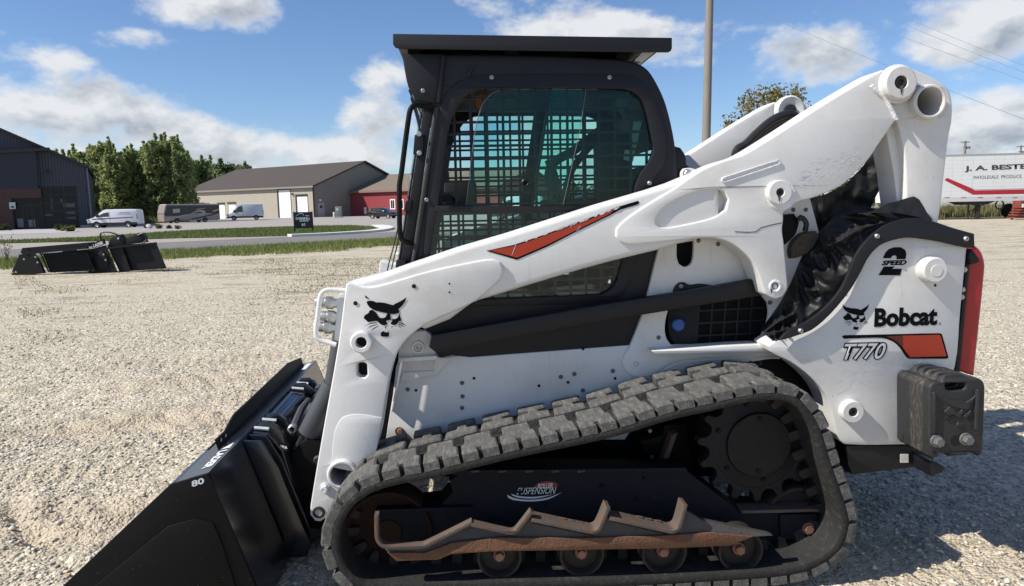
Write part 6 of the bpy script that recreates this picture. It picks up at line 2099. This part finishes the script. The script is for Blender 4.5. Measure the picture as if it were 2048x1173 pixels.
tree_at(72, 279, 120, name='broadleaf_tree', label='treetop peeking over the dark metal building roof', W=2.2, ncl=40, per=40, size=.24, ca=GA, cb=GB, seed=140, group=None, low=.3)
tree_at(1540, 192, 62, name='maple_tree', label='maple turning orange behind the lift arms', W=4.0, ncl=230, per=36, size=.14, ca=(.13, .165, .04), cb=(.34, .20, .05), seed=150, group=None, low=.22, shape='round')
tree_at(1462, 246, 66, name='maple_tree', label='smaller orange tinged tree left of the tall maple behind the arms', W=1.6, ncl=80, per=30, size=.12, ca=(.10, .13, .03), cb=(.25, .15, .04), seed=151, group=None, low=.2, shape='round')
tree_at(1770, 330, 70, name='broadleaf_tree', label='green tree glimpsed through the gap behind the rear link', W=2.6, ncl=60, per=50, size=.15, ca=GA, cb=(.16, .17, .05), seed=152, group=None, low=.2, shape='round')
# far woods along the horizon
g = np.random.default_rng(77)
cen, rad = [], []
for k in range(420):
    x = g.uniform(-330, 330)
    y = 300 + g.uniform(0, 40)
    cen.append((x, y, g.uniform(0, 7) + 2 * math.sin(x * .05)))
    rad.append(g.uniform(3, 5))
o = struct('distant_woods', fastmesh(*leaves(cen, rad, 60, .9, (.035, .05, .02), (.08, .09, .035), 78)), leaf_g, 'stuff')


def shrub(u, v, dia, col, label, seed):
    p = G(u, v)
    k = ((p - EYE) @ fw) / F * dia / 2
    T = thing('shrub', label, 'shrub', tuple(p))
    g = np.random.default_rng(seed)
    cen = [(g.normal(0, k * .4), g.normal(0, k * .3), k * (.25 + .7 * g.random())) for _ in range(14)]
    link('foliage', fastmesh(*leaves(cen, [k * .5] * 14, 40, k * .16, col, tuple(np.array(col) * 2.0), seed)), leaf_g, T)
    link('stem', mesh('s', *tube_vf([(0, 0, 0), (0, 0, k * .6)], k * .06, 5)), bark, T)


dg, yg = (.03, .045, .015), (.10, .10, .03)
shrub(122, 463, 20, dg, 'left one of the two rounded shrubs before the big window', 201)
shrub(140, 464, 22, yg, 'right one of the two rounded shrubs before the big window', 202)
shrub(8, 462, 22, dg, 'dark low shrub before the brick entrance at the far left', 203)
shrub(292, 457, 9, dg, 'small dark shrub nearest the cargo van in the lot', 204)
shrub(318, 458, 15, yg, 'largest yellowish shrub in the row at the lot edge', 205)
shrub(338, 458, 11, dg, 'small dark round shrub in the row at the lot edge', 206)
shrub(355, 459, 12, yg, 'rightmost low shrub in the row at the lot edge', 207)
p = G(299, 457.5)
ico = bmesh.new()
bmesh.ops.create_icosphere(ico, subdivisions=2, radius=.32)
for v in ico.verts:
    v.co *= 1 + .35 * mn.noise(v.co * 4)
    v.co.z = v.co.z * .8 + .2
me = bpy.data.meshes.new('b')
ico.to_mesh(me)
ico.free()
bd = link('landscape_boulder', me, pmat('pale_stone', (.5, .48, .45), .9, bump=.4, bscale=8))
bd.location = tuple(p)
tag(bd, 'pale boulder among the small shrubs at the lot edge', 'boulder')

# weeds behind the trailer, bank below the poplars
g = np.random.default_rng(91)
n = 9000
a, b_ = G(1780, 441), G(2200, 436)
tt = g.random(n)
px_, py_ = a[0] + (b_[0] - a[0]) * tt, a[1] + 2.5 + 4.5 * g.random(n)
bv = blades(px_, py_, .35 + .8 * g.random(n) ** 1.3, .02 + .03 * g.random(n), .5, gcol(n, g, (.10, .11, .035), (.33, .29, .16)), 92)
struct('roadside_weeds', fastmesh(*bv), leafm, 'stuff')
n = 9000
a, b_ = G(275, 445), G(430, 440)
tt = g.random(n)
px_, py_ = a[0] - 25 + (b_[0] - a[0] + 30) * tt, 112 + 14 * g.random(n)
bv = blades(px_, py_, .4 + .9 * g.random(n) ** 1.5, .05 + .06 * g.random(n), .5, gcol(n, g, (.09, .11, .03), (.24, .22, .09)), 93)
struct('field_grass', fastmesh(*bv), leafm, 'stuff')

# tall weeds beside the spare attachments
def weed(u, v, h, label, seed):
    p = G(u, v)
    T = thing('weed_plant', label, 'weed', tuple(p))
    g = np.random.default_rng(seed)
    parts, cen = [], []
    for k in range(5):
        a, l = g.random() * 6.283, h * (.6 + .5 * g.random())
        pts = [(0, 0, 0), (math.cos(a) * l * .12, math.sin(a) * l * .12, l * .5), (math.cos(a) * l * .3, math.sin(a) * l * .3, l)]
        parts.append(tube_vf(pts, [.006, .004, .002], 4))
        for t_ in np.linspace(.2, 1, 7):
            cen.append((math.cos(a) * l * .3 * t_ * t_, math.sin(a) * l * .3 * t_ * t_, l * t_))
    link('stem', mesh('s', *join_vf(parts)), bark, T)
    link('leaves', fastmesh(*leaves(cen, [.05] * len(cen), 5, .028, (.07, .10, .03), (.20, .17, .07), seed)), leaf_g, T)


weed(145, 545, .32, 'leafy weed between the two spare attachments', 301)
weed(295, 540, .75, 'tall dry weed in front of the right spare attachment', 302)
weed(275, 542, .5, 'thin dry weed left of the tall one before the right attachment', 303)
weed(14, 530, 1.0, 'tall weed at the left frame edge beside the rock bucket', 304)

# ------------------------------------------------------------------ poles and wires
woodp = pmat('pole_wood', (.20, .175, .15), .9, var=.25, scale=3, bump=.5, bscale=10, stretch=(1, 1, .15))
base = G(1408, 500)
d_ = 29.0
pb, pt_ = AT(1408, 470, d_), AT(1421, -60, d_)
bz = (pb[0] + (pb[0] - pt_[0]) * pb[2] / (pt_[2] - pb[2]), pb[1])
UPo = thing('utility_pole', 'weathered wooden utility pole rising behind the loader cab', 'pole', (bz[0], bz[1], 0))
link('pole', mesh('p', *tube_vf([(0, 0, 0), (pt_[0] - bz[0], pt_[1] - bz[1], pt_[2])], [.185, .145], 14)), woodp, UPo)
for i, (u, v0, v1, dep, lb) in enumerate(((1925, 283, 320, 120, 'distant utility pole with crossarms above the trailer roof'), (2036, 292, 320, 150, 'farther utility pole at the right end above the trailer'))):
    p = AT(u, HZ(u), dep)
    tz = AT(u, v0, dep)[2]
    T = thing('utility_pole', lb, 'pole', (p[0], p[1], 0))
    link('pole', mesh('p', *tube_vf([(0, 0, 0), (0, 0, tz)], .18, 8)), woodp, T)
    kk = dep / F
    link('crossarm', box_me(-9 * kk, 9 * kk, -.1, .1, tz - 3.5 * kk, tz - 2 * kk), woodp, T)
    link('crossarm', box_me(-4 * kk, 10 * kk, -.1, .1, tz - 13 * kk, tz - 11.5 * kk), woodp, T)
    link('transformer', box_me(4 * kk, 9 * kk, -.3, .3, tz - 16 * kk, tz - 11 * kk, .1), woodp, T)
wirem = pmat('wire', (.14, .15, .17), .6)
for (a, b_, lb) in (((1480, -2), (2060, 226), 'lowest overhead wire crossing the sky above the lift arms'), ((1636, -4), (2060, 148), 'second overhead wire from the bottom at the upper right'), ((1716, -4), (2060, 132), 'third overhead wire from the bottom at the upper right'), ((1752, -4), (2060, 118), 'topmost overhead wire at the upper right corner')):
    A_, B_ = AT(*a, 34), AT(*b_, 26)
    A_ = A_ + (A_ - B_) * .8
    B_ = B_ + (B_ - A_) * .5
    pts = [A_ + (B_ - A_) * t - np.array([0, 0, 1]) * .35 * math.sin(math.pi * t) for t in np.linspace(0, 1, 24)]
    o = link('overhead_wire', mesh('w', *tube_vf([tuple(q) for q in pts], .0065, 5)), wirem)
    tag(o, lb, 'wire', 'overhead wires')

# ------------------------------------------------------------------ two spare attachments at the gravel's edge
spare = pmat('spare_black', (.007, .007, .008), .5, var=.2, scale=4, col2=(.025, .025, .025), lo=.6, hi=.9, spec=.25)
rock = G(22, 551)
def wallpt(u, v, p0):
    return onwall(u, v, p0, np.array([1.0, 0.0]))


kx = ((rock - EYE) @ fw) / F
RBk = thing('rock_bucket', 'black slotted rock bucket lying on the grass edge, left of the pair', 'bucket', tuple(rock), .0)
Z = lambda u, v: ((u - 22) * kx, max((551 - v) * kx, 0))
sidep = [Z(22, 548), Z(50, 497), Z(56, 497), Z(75, 512), Z(82, 520), Z(92, 548), Z(60, 551), Z(25, 551)]
link('end_plate', plate_me([sidep], 0, .02), spare, RBk)
link('end_plate', plate_me([[(x + 1.5 * 0, z) for x, z in sidep]], 1.9, 1.92), spare, RBk)
# second rib plate and the slotted shell, spread to the right
rib2 = [Z(50, 548), Z(70, 512), Z(77, 506), Z(84, 516), Z(93, 548)]
link('cutter_plate', plate_me([rib2], -.10, -.07), spare, RBk)
for (u, v) in ((52, 508), (57, 519), (80, 515), (83, 526), (31, 545), (38, 544)):
    x, z = Z(u, v)
    link('bolt', lathe_me([(0, -.125), (.022, -.125), (.028, -.10)], x, z, 10), MT['steel'], RBk)
tines = 20
for k in range(tines):
    u = 85 + k * 4.8
    a = [Z(u, 508), Z(u + 3, 512), Z(u + 10, 535), Z(u + 14, 546)]
    link('tine', mesh('t', *tube_vf([(x, -.02 + .004 * i, z) for i, (x, z) in enumerate(a)], .022, 5)), spare, RBk)
link('top_beam', plate_me([[Z(50, 497), Z(178, 489), Z(182, 497), Z(60, 507)]], .05, .4), spare, RBk)
link('top_lip', plate_me([[Z(52, 505), Z(180, 497), Z(182, 501), Z(56, 510)]], -.05, .04), spare, RBk)
link('shell', plate_me([[Z(84, 510), Z(182, 502), Z(190, 546), Z(95, 548)]], .12, .16), spare, RBk)
GBp = G(175, 547)
kx2 = ((GBp - EYE) @ fw) / F
GB_ = thing('grapple_bucket', 'black grapple bucket with hoses on top, right of the spare pair', 'bucket', tuple(GBp), .0)
Z = lambda u, v: ((u - 175) * kx2, max((547 - v) * kx2, 0))
link('end_plate', plate_me([[Z(176, 545), Z(176, 520), Z(182, 500), Z(216, 492), Z(235, 546), Z(180, 547)]], 0, .025), spare, GB_)
link('wear_plate', plate_me([[Z(176, 545), Z(185, 522), Z(208, 502), Z(218, 512), Z(220, 527), Z(216, 537), Z(196, 544)]], -.03, 0, .006), spare, GB_)
for (u, v) in ((212, 510), (215, 521), (179, 541), (188, 541)):
    x, z = Z(u, v)
    link('bolt', lathe_me([(0, -.05), (.022, -.05), (.028, -.03)], x, z, 10), MT['steel'], GB_)
link('back_plate', plate_me([[Z(216, 492), Z(312, 490), Z(330, 541), Z(236, 546)]], .08, .12), spare, GB_)
link('gusset', plate_me([[Z(240, 495), Z(248, 494), Z(262, 544), Z(254, 545)]], 0, .10), spare, GB_)
link('gusset', plate_me([[Z(302, 490), Z(314, 489), Z(329, 539), Z(318, 541)]], -.02, .10), spare, GB_)
link('top_rail', plate_me([[Z(216, 496), Z(314, 488), Z(316, 491), Z(217, 500)]], -.06, .1), spare, GB_)
bx = link('name_plate', plate_me([[Z(189, 488), Z(214, 479), Z(216, 489), Z(191, 497)]], -.02, .03), spare, GB_)
a, b_, c = (np.array([Z(*q)[0], -.024, Z(*q)[1]]) for q in ((193, 496), (213, 489), (192, 490)))
link('lettering', text_me('LADER', a, b_ - a, c - a, bold=.04), MT['whiteprint'], GB_)
for pts in ([Z(216, 494), Z(222, 478), Z(240, 472), Z(252, 492)], [Z(250, 492), Z(256, 478), Z(280, 470), Z(290, 488)]):
    link('grapple_arm', plate_me([pts], .1, .35, .01), spare, GB_)
for hp in ([(206, 488), (203, 476), (205, 468), (212, 466), (228, 468), (240, 474), (248, 484)], [(278, 474), (288, 470), (294, 474), (295, 482), (288, 489)], [(210, 468), (216, 480), (224, 496)]):
    q = [Z(u, v) for u, v in hp]
    q = sm(q, 5, 80, False)
    link('hydraulic_hose', mesh('h', *tube_vf([(x, .1, z) for x, z in q], .022 if len(hp) > 3 else .008, 6)), MT['hose'], GB_)
x, z = Z(240, 479)
link('pin', lathe_me([(0, .05), (.03, .05), (.03, .1)], x, z, 10), MT['steel'], GB_)
